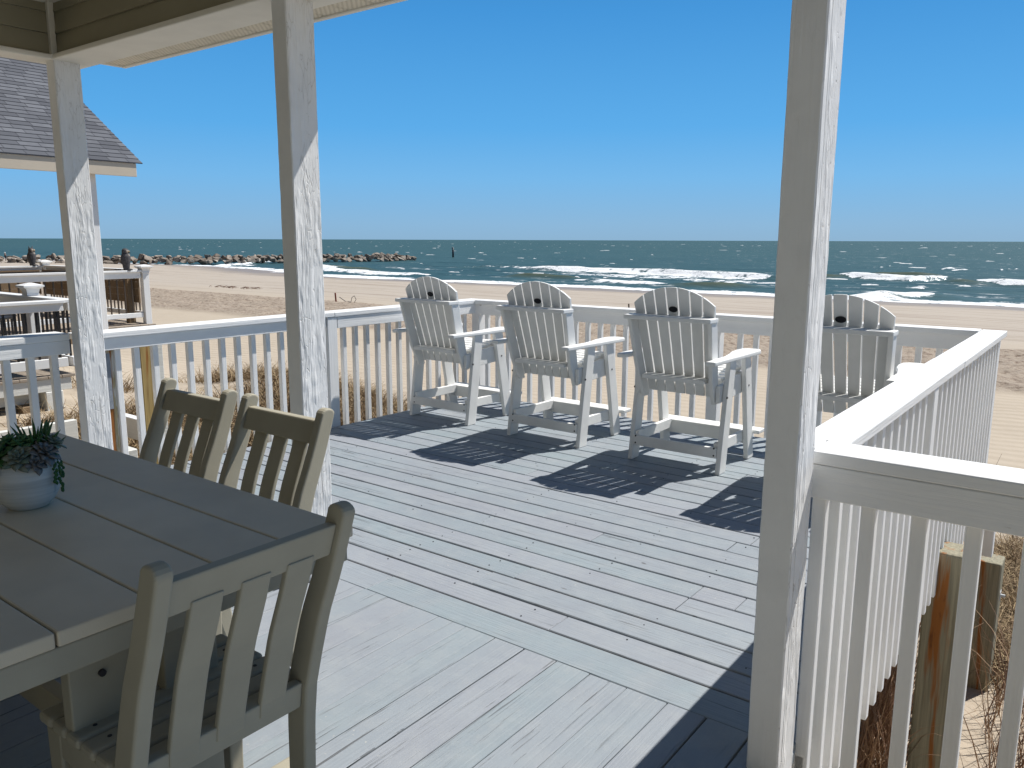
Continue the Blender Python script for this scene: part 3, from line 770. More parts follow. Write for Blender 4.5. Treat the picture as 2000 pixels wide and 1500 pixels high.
for i, (x, y, rz, lab) in enumerate(chairs):
    o = D0 if i == 0 else copy_tree(D0)
    o.location = (x, y, .002); o.rotation_euler.z = rz; tag(o, lab, 'chair', 'taupe dining chairs around the table')

# ------------------------------------------------------------------ dining table
tb = thing('dining_table', (-2.37, .88, 0), 0, 'long taupe plank dining table in the shade of the porch', 'table')
mb = MB(); v0 = .420-.88
for k in range(5):
    a = v0+.1845*k; mb.box(-.838, .838, a+.0022, a+.1823, .708, .740)
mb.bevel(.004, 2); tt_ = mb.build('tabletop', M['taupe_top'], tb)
mb = MB(); mb.box(-.80, .80, -.445, -.415, .645, .706); mb.box(-.80, .80, .415, .445, .645, .706); mb.box(-.831, -.801, -.445, .445, .645, .706); mb.box(.801, .831, -.445, .445, .645, .706)
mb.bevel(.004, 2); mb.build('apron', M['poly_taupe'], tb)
for sx in (-1, 1):
    for y in (-.215, -.010):
        mb = MB(); xx = sx*.70
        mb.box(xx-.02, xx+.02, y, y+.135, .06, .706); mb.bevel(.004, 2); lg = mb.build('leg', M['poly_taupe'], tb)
        mb = MB()
        for z in (.56, .62):
            mb.tube([(xx+sx*.018, y+.067, z), (xx+sx*.027, y+.067, z)], .008, 10)
        mb.build('bolt', M['bolt'], lg)
    mb = MB(); mb.box(sx*.70-.04, sx*.70+.04, -.38, .38, .0, .06); mb.bevel(.01, 2); mb.build('foot', M['poly_taupe'], tb)
mb = MB(); mb.box(-.68, .68, -.072, -.032, .22, .30); mb.bevel(.004, 2); mb.build('stretcher', M['poly_taupe'], tb)

# ------------------------------------------------------------------ pot of succulents
M['pot'] = None
def pot_mat():
    t = NT('ribbed whitewashed pot'); n = t.noise(t.coords((3, 3, 90)), 1, 4, .6)
    c = t.mix(t.ramp(n, [(.35, 0), (.6, 1)]), (.50, .50, .48), (.66, .65, .62)); return t.fin(c, .75, t.bump(n, .22, .003), .2)
M['pot'] = pot_mat(); M['soil'] = plain('dark soil', (.02, .016, .012), .9, .4, 90, .6)
def leaf_mat(name, a, b):
    t = NT(name); r_ = t.attr('rnd'); n = t.noise(t.coords((1, 1, 1)), 60, 3)
    return t.fin(t.mix(t.math('MULTIPLY', t.math('ADD', r_, n), .6), a, b), .5, None, .3)
M['succ_grey'] = leaf_mat('grey green rosette', (.12, .19, .14), (.22, .24, .20)); M['succ_green'] = leaf_mat('green rosette', (.07, .17, .06), (.14, .26, .12))
M['succ_dark'] = leaf_mat('dark green spikes', (.025, .075, .02), (.05, .13, .04)); M['succ_plum'] = leaf_mat('plum rosette', (.13, .13, .13), (.21, .20, .19))
PC = Vector((-2.355, .895, .740))
pot = thing('succulent_pot', PC, 0, 'small round whitewashed pot of mixed succulents standing on the table', 'potted plant')
mb = MB(); mb.lathe([(.0001, .0), (.044, .0), (.051, .004), (.066, .020), (.078, .043), (.086, .072), (.089, .100), (.087, .133), (.083, .135), (.080, .120), (.0001, .120)], n=48); mb.build('bowl', M['pot'], pot, smooth=True)
mb = MB(); mb.lathe([(.080, .118), (.05, .130), (.0001, .134)], n=24); mb.build('soil', M['soil'], pot, smooth=True)
def rosette(c, tilt, rad, nl, mat, name='rosette', width=.32, up=.5):
    c = (c[0], c[1], c[2]+.016); rad *= 1.12
    mb = MB(); rng = random.Random(int(c[0]*9999+c[1]*777))
    rot = Euler(tilt).to_matrix()
    for k in range(nl):
        f = k/nl; ang = k*2.39996; L = rad*(1-.62*f); el = R(12+72*f**1.2)
        w = L*width*(1-.2*f)
        d = Vector((math.cos(ang)*math.cos(el), math.sin(ang)*math.cos(el), math.sin(el))); sd = Vector((-math.sin(ang), math.cos(ang), 0)); nrm = d.cross(sd)
        prof = [(0, .35, 0), (.35, .85, -.03), (.65, 1.0, -.01), (.88, .62, .06), (1.0, .04, .13)]
        vs = []; 
        for (s, ww, b) in prof:
            c0 = d*(L*s)-nrm*(b*L)+Vector((0, 0, .012*f))
            vs += [c0-sd*w*ww-nrm*(-.004), c0-nrm*(.10*w*ww), c0+sd*w*ww-nrm*(-.004), c0+nrm*(.30*w*ww)]
        fs = []
        for i in range(len(prof)-1):
            for j in range(4): fs.append((i*4+j, i*4+(j+1) % 4, (i+1)*4+(j+1) % 4, (i+1)*4+j))
        mb._add([rot @ v+Vector(c) for v in vs], fs, rng.random())
    return mb.build(name, M[mat], pot, smooth=True)
rosette((.055, -.030, .128), (R(25), R(32), 0), .046, 26, 'succ_grey')
rosette((.068, .020, .135), (R(-18), R(35), 0), .044, 26, 'succ_plum')
rosette((.030, .055, .150), (R(-30), R(10), 0), .042, 24, 'succ_grey')
rosette((-.005, -.058, .128), (R(42), R(5), 0), .052, 26, 'succ_dark')
rosette((.010, .000, .160), (R(8), R(5), 0), .034, 22, 'succ_green')
rosette((-.030, -.020, .158), (R(20), R(-12), 0), .036, 22, 'succ_green')
rosette((-.062, -.030, .128), (R(25), R(-32), 0), .044, 24, 'succ_plum')
rosette((-.060, .030, .130), (R(-20), R(-30), 0), .044, 24, 'succ_grey')
rosette((.086, -.008, .118), (R(0), R(58), 0), .030, 18, 'succ_plum')
def spikes(c, n, L, seed):
    mb = MB(); rng = random.Random(seed)
    for k in range(n):
        a = rng.uniform(0, 6.28); el = R(rng.uniform(48, 88)); l = L*rng.uniform(.6, 1)
        d = Vector((math.cos(a)*math.cos(el), math.sin(a)*math.cos(el), math.sin(el)))
        p0 = Vector(c)+Vector((math.cos(a), math.sin(a), 0))*.012
        bend = Vector((math.cos(a), math.sin(a), 0))*l*.12
        mb.tube([p0, p0+d*l*.5+bend*.2, p0+d*l*.85+bend*.6, p0+d*l+bend], [.005, .0055, .003, .0004], 5)
    return mb.build('spiky_leaves', M['succ_dark'], pot, smooth=True)
spikes((-.012, .038, .115), 50, .128, 5); spikes((-.045, .0, .115), 30, .095, 8); spikes((.028, .018, .115), 24, .075, 9)
rng = random.Random(4)
for (a0, n, top) in ((R(22), 12, .138), (R(32), 17, .14), (R(40), 10, .138), (R(-60), 4, .134), (R(-118), 13, .138), (R(-128), 17, .138)):
    mb = MB(); pts = []
    for k in range(n):
        rr_ = .090+.010*min(k, 3)/3+rng.uniform(-.002, .003); a = a0+rng.uniform(-.05, .05); z = top-.0058*k+(.006 if k < 2 else 0)
        c = (rr_*math.cos(a), rr_*math.sin(a), z); pts.append(c); s_ = rng.uniform(.0034, .0052)
        mb.lathe([(.0001, -s_*1.4), (s_*.8, -s_*.7), (s_, 0), (s_*.8, s_*.7), (.0001, s_*1.4)], c, 7)
    mb.tube(pts, .0012, 5); mb.build('trailing_strand', M['succ_dark'], pot, smooth=True)


# ------------------------------------------------------------------ neighbour's house, decks and rails
M['vinyl'] = plain('white vinyl rail', (.74, .74, .73), .45, .04, 3, .03)
M['blk'] = plain('black metal baluster', (.018, .017, .017), .4, .2)
M['brn'] = plain('bronze baluster', (.060, .045, .034), .45, .2)
M['brownwood'] = plain('unpainted brown timber', (.20, .140, .085), .8, .3, 6, .3, stretch=(1, 6, 30))
M['deckbrown'] = plain('weathered brown decking', (.30, .25, .20), .8, .25, 5, .3, stretch=(6, 1, 1))
M['whitewood'] = white_paint('white washed timber', 1, (.68, .68, .64), .5, .3, .5)
M['fascia'] = plain('cream fascia', (.56, .49, .39), .5, .04, 2, .04)
def shingle_mat():
    t = NT('asphalt shingles')
    uv = t.n('ShaderNodeTexCoord').outputs['UV']
    br = t.n('ShaderNodeTexBrick'); br.offset = .37; br.offset_frequency = 2
    br.inputs['Color1'].default_value = (.078, .082, .094, 1); br.inputs['Color2'].default_value = (.165, .172, .19, 1); br.inputs['Mortar'].default_value = (.02, .02, .025, 1)
    br.inputs['Scale'].default_value = 1; br.inputs['Mortar Size'].default_value = .006; br.inputs['Brick Width'].default_value = .31; br.inputs['Row Height'].default_value = .14; br.inputs['Bias'].default_value = 0
    mp = t.n('ShaderNodeMapping'); t.l(uv, mp.inputs[0]); t.l(mp.outputs[0], br.inputs['Vector'])
    n = t.noise(t.coords((1, 1, 1)), 150, 3, .7); n2 = t.noise(t.coords((1, 1, 1)), 5, 4, .6)
    c = t.mix(t.ramp(n, [(.3, .0), (.7, .5)]), br.outputs['Color'], (.115, .12, .135)); c = t.mix(t.ramp(n2, [(.4, 0), (.7, .35)]), c, (.075, .078, .09))
    return t.fin(c, .9, t.bump(n, .3, .004), .15)
M['shingle'] = shingle_mat()
house = thing('neighbor_house', (-13.5, 6.5, 0), 0, 'beach house with grey shingled gable roof and cream fascia behind the far left post', 'house')
def at(o, h): o.location = tuple(-x for x in h.location); return o
EU, EV, EZ, PT = -13.2, 7.27, 2.69, .62
# shingle courses as overlapping strips
vs, fs, uvs = [], [], []
sl_len = math.hypot(1, PT); ncr = 52; ex = .14
for k in range(ncr):
    s0, s1 = k*ex, (k+1)*ex+.02
    def P(v, s, up): return (EU-s/sl_len, v, EZ+s*PT/sl_len+up)
    b = len(vs)
    va, vb = EV, EV-14
    vs += [P(va, s0, .012), P(vb, s0, .012), P(vb, s1, .001), P(va, s1, .001), P(va, s0, -.004), P(vb, s0, -.004)]
    fs += [(b, b+1, b+2, b+3), (b+4, b+5, b+1, b)]
    off = random.random()*3
    uvs += [[(va+off, s0+.004), (vb+off, s0+.004), (vb+off, s1-.022), (va+off, s1-.022)], [(va+off, s0+.003)]*4]
me = bpy.data.meshes.new('shingle_roof'); me.from_pydata(vs, [], fs); ul = me.uv_layers.new(name='UVMap')
for p, uvp in zip(me.polygons, uvs):
    for li, c in zip(p.loop_indices, uvp): ul.data[li].uv = c
at(mesh_obj('shingle_roof', me, M['shingle'], house), house)
mb = MB(); rl = ncr*ex/sl_len
mb.prism([(EU-.07, EZ-.006+.07*PT), (EU-rl, EZ-.006+rl*PT), (EU-2*rl, EZ-.02), (EU-2*rl, EZ-.05), (EU-rl, EZ-.08+rl*PT), (EU-.07, EZ-.03+.04)], EV-14, EV-.002, lambda p, q, tt: (p, tt, q)); at(mb.build('roof_deck', M['fascia'], house), house)
mb = MB(); mb.box(EU-.07, EU-.02, EV-14, EV-.10, EZ-.215, EZ-.002); mb.bevel(.005); at(mb.build('fascia', M['fascia'], house), house)
mb = MB(); mb.prism([(EU-.05, EZ-.035), (EU-rl, EZ-.035+(rl-.05)*PT), (EU-rl, EZ-.215+(rl-.05)*PT), (EU-.05, EZ-.215)], EV-.20, EV-.16, lambda p, q, tt: (p, tt, q)); at(mb.build('rake_board', M['fascia'], house), house)
for (u, v) in ((-13.50, 6.52), (-13.50, 2.6)):
    mb = MB(); mb.box(u-.06, u+.06, v-.075, v+.075, -.02, 2.49); mb.bevel(.006); at(mb.build('porch_post', M['rail_z'], house), house)

def capped_post(parent, h, u, v, z0, z1, w=.055, mat='vinyl'):
    mb = MB(); mb.box(u-w, u+w, v-w, v+w, z0, z1-.10); mb.bevel(.004); p = at(mb.build('post', M[mat], parent), h)
    mb = MB(); a = w*1.02
    for (w0, za, w1, zb) in ((a+.012, -.115, a+.012, -.095), (a+.006, -.095, a+.018, -.045), (a+.018, -.045, a+.052, -.018), (a+.056, -.018, a+.056, 0), (a+.056, 0, .02, .028)):
        n0 = [(-w0, -w0), (w0, -w0), (w0, w0), (-w0, w0)]; n1 = [(-w1, -w1), (w1, -w1), (w1, w1), (-w1, w1)]
        mb._add([(u+x, v+y, z1+za) for x, y in n0]+[(u+x, v+y, z1+zb) for x, y in n1], [(0, 1, 5, 4), (1, 2, 6, 5), (2, 3, 7, 6), (3, 0, 4, 7), (4, 5, 6, 7), (3, 2, 1, 0)])
    c = mb.build('post_cap', M['vinyl'], p); return p
def vinyl_rail(label, a, b, cap, face_b, bot_t, bot_b, bal, pitch, posts=(), group='vinyl railings of the neighboring decks', balmat='blk'):
    """railing between plan points a and b (axis-parallel)"""
    h = thing('vinyl_railing', (*a, 0), 0, label, 'railing', group)
    du = b[0]-a[0]; dv = b[1]-a[1]; L = math.hypot(du, dv); au = abs(du) > abs(dv)
    def bx(mb, s0, s1, w, z0, z1):
        p0 = (a[0]+du*s0/L, a[1]+dv*s0/L); p1 = (a[0]+du*s1/L, a[1]+dv*s1/L)
        if au: mb.box(min(p0[0], p1[0]), max(p0[0], p1[0]), a[1]-w, a[1]+w, z0, z1)
        else: mb.box(a[0]-w, a[0]+w, min(p0[1], p1[1]), max(p0[1], p1[1]), z0, z1)
    mb = MB(); bx(mb, 0, L, .07, cap-.035, cap); mb.bevel(.004); at(mb.build('cap_rail', M['vinyl'], h), h)
    mb = MB(); bx(mb, 0, L, .03, face_b, cap-.036); mb.bevel(.004); at(mb.build('top_rail', M['vinyl'], h), h)
    mb = MB(); bx(mb, 0, L, .028, bot_b, bot_t); mb.bevel(.004); at(mb.build('bottom_rail', M['vinyl'], h), h)
    n = int(L/pitch); first = None
    for k in range(min(n, 96)):
        s = pitch*(k+.5)
        if first is None:
            mb = MB(); mb.box(-.0095, .0095, -.0095, .0095, bot_t, face_b); first = at(mb.build('baluster', M[balmat], h), h); q = first
        else:
            q = first.copy(); COL.objects.link(q)
        q.location = (du*s/L, dv*s/L, 0)
    for (u, v, z0, z1) in posts: capped_post(h, h, u, v, z0, z1)
    return h
# small near platform
nd = thing('neighbor_deck', (-9.3, 4.0, 0), 0, 'small neighboring platform with white rim board, seen through the far left balusters', 'deck')
mb = MB(); v = 4.09
while v > -3.5:
    mb.box(-13.4, -9.17, v-.138, v, -.03, .0); v -= .143
mb.bevel(.003); at(mb.build('deck_board', M['deckbrown'], nd), nd)
mb = MB(); mb.box(-9.24, -9.19, -3.4, 4.05, -.17, -.032); mb.box(-13.4, -9.25, 4.0, 4.05, -.17, -.032); mb.bevel(.004); at(mb.build('rim_board', M['whitewood'], nd), nd)
mb = MB(); mb.box(-9.42, -9.36, -3.4, 3.95, -.30, -.172); mb.bevel(.004); at(mb.build('beam', M['whitewood'], nd), nd)
for v in (3.86, 1.4, -1.0):
    mb = MB(); mb.box(-9.34, -9.18, v-.09, v+.09, -1.2, -.172); mb.bevel(.006); at(mb.build('post', M['whitewood'], nd), nd)
    mb = MB(); mb.box(-9.35, -9.20, v-.33, v-.17, -1.2, -.302); mb.bevel(.006); at(mb.build('piling', M['brownwood'], nd), nd)
vinyl_rail('white top rail with black balusters nearest the far left post, on the small neighboring platform', (-9.2, -2.6), (-9.2, 4.03), .815, .695, .185, .085, .01, .105)
vinyl_rail('white capped railing with a square cap post, on seaward side of the small neighboring platform', (-13.3, 4.10), (-9.16, 4.10), .815, .695, .185, .085, .01, .105, posts=[(-10.12, 4.10, .0, .935)])
pt = thing('patio_table', (-10.4, 3.35, .0), 0, 'dark metal patio table behind black balusters at far left', 'table')
mb = MB(); mb.lathe([(.0001, .575), (.62, .575), (.64, .585), (.64, .60), (.62, .605), (.0001, .605)], n=32); mb.build('top', M['blk'], pt)
for k in range(4):
    a = math.pi/4+k*math.pi/2
    mb = MB(); mb.tube([(.10*math.cos(a), .10*math.sin(a), .57), (.42*math.cos(a), .42*math.sin(a), .50), (.50*math.cos(a), .50*math.sin(a), .3), (.52*math.cos(a), .52*math.sin(a), .01)], .022, 8); mb.build('leg', M['blk'], pt, smooth=True)
# larger deck beyond
bd = thing('neighbor_deck', (-15.5, 5.5, 0), 0, 'larger brown neighboring deck with owl statues along its rails, beyond the far left post', 'deck')
mb = MB(); v = 7.46
while v > -2:
    mb.box(-17.75, -13.5, v-.138, v, -.03, .0); v -= .143
mb.bevel(.003); at(mb.build('deck_board', M['deckbrown'], bd), bd)
mb = MB(); mb.box(-13.58, -13.53, -2, 7.4, -.22, -.032); mb.box(-17.7, -13.59, 7.35, 7.4, -.22, -.032); at(mb.build('rim_board', M['brownwood'], bd), bd)
mb = MB()
for k in range(4):
    z0 = .36+.122*k
    mb.box(-17.5, -13.78, 7.34, 7.365, z0, z0+.118); mb.box(-17.53, -17.505, -1.9, 7.3, z0, z0+.118)
at(mb.build('plank_screen', M['brownwood'], bd), bd)
mb = MB(); mb.box(-15.7, -15.58, 7.22, 7.335, 0.002, .84); mb.box(-14.05, -13.93, 7.22, 7.335, 0.002, .84); mb.box(-17.49, -17.37, 4.2, 4.32, .002, .84); mb.bevel(.004); at(mb.build('screen_post', M['brownwood'], bd), bd)
vinyl_rail('white railing with bronze balusters carrying the right hand owl, ending in a tall cap post', (-13.64, -2.0), (-13.64, 7.31), .935, .795, .200, .118, .01, .128, posts=[(-13.64, 7.39, -.02, 1.0)], balmat='brn')
vinyl_rail('white railing along seaward end of the larger neighboring deck, below the jetty', (-17.5, 7.45), (-13.70, 7.45), .935, .82, .20, .12, .01, .128, posts=[(-17.6, 7.45, -.02, 1.01)], balmat='brn')
vinyl_rail('white railing on far side of the larger neighboring deck, carrying the left owl', (-17.6, -2.0), (-17.6, 7.38), .925, .82, .20, .12, .01, .128, balmat='brn')
mb = MB(); mb.tube([(-13.66, 4.6, .945), (-13.66, 7.0, .945)], .012, 8); tag(mb.build('garden_hose_pole', M['brn'], None), 'thin dark pole lying along the rail beside the right hand owl', 'pole')

# owls
M['owl'] = plain('weathered charcoal owl', (.055, .052, .055), .7, .45, 30, .5); M['owlface'] = plain('pale owl face', (.26, .23, .20), .7, .25, 40, .4); M['owleye'] = plain('owl eye', (.35, .22, .03), .3, .1)
def owl(loc, rz, label, tufts=True, h=.37):
    o = thing('owl_decoy', loc, rz, label, 'owl statue', 'owl decoys on the rails')
    mb = MB(); k = h/.40
    prof = [(.0001, 0), (.055, 0), (.060, .02), (.064, .06), (.078, .13), (.089, .19), (.090, .235), (.078, .275), (.066, .295), (.066, .315), (.064, .345), (.050, .372), (.025, .384), (.0001, .386)]
    mb.lathe([(r_*k, z*k) for r_, z in prof], n=20, sx=1, sy=.86)
    if tufts:
        for s in (-1, 1): mb.tube([(s*.038*k, -.005, .355*k), (s*.050*k, -.008, .392*k), (s*.058*k, -.004, .428*k)], [.018*k, .012*k, .002], 7)
    for s in (-1, 1):   # folded wings
        mb.lathe([(.0001, -.10*k), (.03*k, -.07*k), (.038*k, 0), (.030*k, .06*k), (.0001, .08*k)], (s*.070*k, -.008, .185*k), 10, .55, 1.5)
    for s in (-1, 1): mb.lathe([(.0001, .0), (.026, .0), (.026, .018), (.0001, .03)], (s*.03, .055, 0), 8, 1, 1.5)
    mb.build('body', M['owl'], o, smooth=True)
    mb = MB()
    for s in (-1, 1): mb.lathe([(.0001, -.032), (.024, -.022), (.031, 0), (.024, .022), (.0001, .032)], (s*.026*k, .044*k, .325*k), 10, 1, .55)
    mb.lathe([(.0001, -.05), (.03, -.03), (.038, 0), (.028, .03), (.0001, .05)], (0, .054*k, .255*k), 10, 1, .5)
    mb.build('face', M['owlface'], o, smooth=True)
    mb = MB()
    for s in (-1, 1): mb.lathe([(.0001, -.009), (.007, -.006), (.009, 0), (.007, .006), (.0001, .009)], (s*.026*k, .060*k, .33*k), 8)
    mb.build('eyes', M['owleye'], o, smooth=True)
    mb = MB(); mb.tube([(0, .058*k, .318*k), (0, .082*k, .306*k), (0, .084*k, .290*k)], [.010, .008, .001], 7); mb.build('beak', M['bolt'], o, smooth=True)
    return o
owl((-17.6, 7.22, .925), R(-58), 'left owl decoy with ear tufts on the far neighboring rail', True, .37)
owl((-13.64, 7.085, .935), R(-52), 'right owl decoy in profile on the nearer neighboring rail beside a cap post', False, .385)

# weathered bits below the left rail
M['rust'] = None
def rusty(name, base, ax, white=0.0, lo=.555):
    t = NT(name); g = t.noise(t.coords((13, 13, .8)), 1, 4, .6); b = t.noise(t.coords((14, 14, 3)), 1, 4, .6); gr = t.noise(t.coords((70, 70, 2)), 1, 4, .6)
    c = t.mix(t.ramp(gr, [(.35, 1), (.6, 0)]), base, tuple(x*.62 for x in base))
    if white: c = t.mix(t.ramp(b, [(.40, 0), (.48, white)]), c, (.66, .66, .62))
    c = t.mix(t.ramp(g, [(lo, 0), (lo+.075, .95)]), c, (.27, .095, .018))
    c = t.mix(t.ramp(t.math('MULTIPLY', g, b), [(.36, 0), (.43, .8)]), c, (.09, .028, .010))
    return t.fin(c, .75, t.bump(gr, .5, .006), .25)
M['rustwhite'] = rusty('rust streaked white timber', (.46, .38, .22), 2, white=.8, lo=.46); M['pile'] = rusty('greenish treated piling with rust', (.30, .275, .195), 2)
M['yellowpile'] = rusty('ochre stained timber', (.40, .29, .12), 2)
sp = thing('stair_post', (-5.02, 2.41, -1.2), 0, 'rust streaked post under a grey metal strap, right beside the far left porch post', 'post')
mb = MB(); mb.box(-.045, .045, -.05, .05, -.4, 1.99); mb.bevel(.005); mb.build('timber', M['rustwhite'], sp)
mb = MB(); mb.box(.046, .051, -.035, .02, 1.62, 1.97); mb.build('metal_strap', plain('galvanised strap', (.22, .24, .27), .45, .25, 20, .3), sp)
sp = thing('stair_post', (-5.62, 2.99, -1), 0, 'ochre stained timber post with a white board nailed on, left of the dining chairs', 'post')
mb = MB(); mb.box(-.06, .05, -.05, .05, 0, 1.78); mb.bevel(.006); mb.build('timber', M['yellowpile'], sp)
mb = MB(); mb.box(-.058, .03, .052, .135, .88, 1.76); mb.bevel(.004); mb.build('side_board', M['whitewood'], sp)
mb = MB(); mb.box(-7.06, -7.0, 1.3, 3.10, -.24, -.05); mb.bevel(.004); tag(mb.build('timber_beam', M['whitewood']), 'low white timber beam above the sand behind the succulent pot', 'beam')
mb = MB(); mb.box(-7.75, -7.0, 3.66, 3.74, -.36, -.16); mb.bevel(.004); tag(mb.build('timber_beam', M['rail_u']), 'short blue grey timber beam on the sand beside the ochre post', 'beam')
mb = MB(); mb.box(-5.72, -5.40, 2.55, 2.78, -.14, .02); mb.bevel(.006); tag(mb.build('stair_step', M['whitewood']), 'white painted step block just left of the ochre post', 'step')
for v, z, z1, lab in ((4.40, -2.9, -.05, 'thick rust stained piling under the right railing, nearest'), (6.13, -3.0, -.66, 'greenish sawn off piling under far right deck corner')):
    p = thing('deck_piling', (-.55, v, z), 0, lab, 'piling', 'pilings under the right railing')
    mb = MB(); mb.box(-.095, .095, -.10, .10, 0, z1-z); mb.bevel(.012, 2); mb.build('timber', M['pile'], p)
    mb = MB(); mb.tube([(.09, .0, z1-z-.25), (.125, .0, z1-z-.25)], .012, 8); mb.box(.0955, .099, -.03, .03, z1-z-.28, z1-z-.22); mb.build('bolt', M['screw'], p)

# ------------------------------------------------------------------ jetty of boulders
M['rock'] = None
def rock_mat():
    t = NT('jetty granite'); n = t.noise(t.coords((1, 1, 1)), 1.3, 6, .65); oi = t.n('ShaderNodeObjectInfo')
    c = t.mix(oi.outputs['Random'], (.16, .13, .105), (.42, .365, .305)); c = t.mix(t.ramp(n, [(.40, 0), (.7, .6)]), c, (.09, .074, .062))
    return t.fin(c, .85, t.bump(n, .6, .25), .2)
M['rock'] = rock_mat(); M['rockwet'] = plain('weedy wet boulder', (.095, .085, .05), .7, .5, 1.2, .5)
rng = random.Random(11); rocks = []
for k in range(9):
    bm = bmesh.new()
    for i in range(12):
        v = Vector((rng.gauss(0, 1), rng.gauss(0, 1), rng.gauss(0, 1))).normalized(); bm.verts.new((v.x*1.35, v.y*1.0, v.z*.66))
    bmesh.ops.convex_hull(bm, input=bm.verts); 
    bmesh.ops.delete(bm, geom=[v for v in bm.verts if not v.link_faces], context='VERTS')
    bmesh.ops.recalc_face_normals(bm, faces=bm.faces)
    bmesh.ops.bevel(bm, geom=list(bm.edges), offset=.03, segments=1, affect='EDGES')
    me = bpy.data.meshes.new('boulder'); bm.to_mesh(me); bm.free(); me.materials.append(M['rock']); rocks.append(me)
JL = [(-189, 52), (-177, 66), (-163, 92), (-157, 120), (-152.5, 157)]
jd = [0]
for a, b in zip(JL, JL[1:]): jd.append(jd[-1]+math.hypot(b[0]-a[0], b[1]-a[1]))
nr_ = 74
for row, (off, zt, sz) in enumerate(((1.9, .10, .80), (1.0, .62, .82), (0, 1.02, .82), (-1.3, .5, .85))):
    for k in range(nr_):
        s = jd[-1]*(k+rng.uniform(.1, .9))/nr_
        u = np.interp(s, jd, [p[0] for p in JL]); v = np.interp(s, jd, [p[1] for p in JL])
        o = bpy.data.objects.new('boulder', rng.choice(rocks)); COL.objects.link(o)
        base = max(-3.9, float(tz(u, min(v, 88))))*.0-3.75
        endk = min(1, (jd[-1]-s)/9+.45)
        o.location = (u+off+rng.uniform(-.4, .4), v-off*.15+rng.uniform(-.3, .3), base+zt*endk+rng.uniform(-.16, .16)+.45*(1-k/nr_))
        o.rotation_euler = (rng.uniform(-.5, .5), rng.uniform(-.5, .5), rng.uniform(0, 6.3)); q = sz*rng.uniform(.75, 1.25); o.scale = (q, q, q)
        tag(o, 'brown angular boulder piled in the long stone jetty', 'boulder', 'boulders of the stone jetty')
# surf marker
mk = thing('channel_marker', (-166.8, 189.8, SEA_Z-1), 0, 'dark channel marker pile standing in the sea beyond the jetty tip', 'marker')
mb = MB(); mb.tube([(0, 0, 0), (0, 0, 3.9)], .30, 10); mb.build('pile', M['bolt'], mk, smooth=True)
mb = MB(); mb.prism([(-.5, 3.75), (0, 3.25), (.5, 3.75), (0, 4.35)], -.38, -.33, lambda p, q, tt: (p*.9-.3*tt, tt, q)); mb.build('daymark', plain('pale daymark', (.55, .5, .48), .6), mk)

# person on the jetty ---------------------------------------------------
def person():
    o = thing('person', (-177.2, 67.85, -3.0), R(150), 'distant person in a white cap and brown top standing behind jetty boulders', 'person')
    sk = bpy.data.meshes.new('body'); P = {'pel': (0, 0, .95), 'ch': (0, 0, 1.25), 'nk': (0, .02, 1.47), 'hd': (0, .05, 1.58), 'ht': (0, .04, 1.72)}
    pts = [(0, 0, .95), (0, .0, 1.22), (0, .01, 1.42), (0, .03, 1.50), (0, .05, 1.60), (0, .04, 1.70),
           (-.20, 0, 1.40), (-.30, .03, 1.14), (-.16, .24, 1.05), (.20, 0, 1.40), (.30, .03, 1.14), (.16, .24, 1.05),
           (-.10, 0, .88), (-.12, .02, .48), (-.13, -.02, .06), (-.13, .14, .03), (.10, 0, .88), (.13, .03, .48), (.15, -.02, .06), (.15, .14, .03)]
    ed = [(0, 1), (1, 2), (2, 3), (3, 4), (4, 5), (2, 6), (6, 7), (7, 8), (2, 9), (9, 10), (10, 11), (0, 12), (12, 13), (13, 14), (14, 15), (0, 16), (16, 17), (17, 18), (18, 19)]
    rad = [.16, .17, .14, .06, .10, .085, .07, .05, .04, .07, .05, .04, .10, .07, .05, .04, .10, .07, .05, .04]
    sk.from_pydata(pts, ed, []); b = mesh_obj('body', sk, plain('tanned skin', (.30, .20, .15), .6), o)
    m = b.modifiers.new('skin', 'SKIN'); b.modifiers.new('sub', 'SUBSURF').levels = 1
    for i, v in enumerate(sk.skin_vertices[0].data): v.radius = (rad[i], rad[i]*.85); v.use_root = (i == 0)
    mb = MB(); mb.lathe([(.19, 1.0), (.20, 1.2), (.20, 1.38), (.10, 1.48)], n=14, sx=1.05, sy=.85); mb.build('shirt', plain('brown shirt', (.16, .12, .11), .8), o, smooth=True)
    mb = MB(); mb.lathe([(.185, 1.02), (.19, .92), (.20, .78), (.19, .62)], n=14, sx=1.1, sy=.9); mb.build('shorts', plain('dark shorts', (.02, .02, .025), .8), o, smooth=True)
    mb = MB(); mb.lathe([(.115, 1.64), (.115, 1.70), (.08, 1.76), (.0001, 1.78)], (0, .04, 0), 12); mb.box(-.08, .08, .10, .24, 1.64, 1.66); mb.build('cap', plain('white cap', (.8, .82, .82), .7), o, smooth=True)
person()

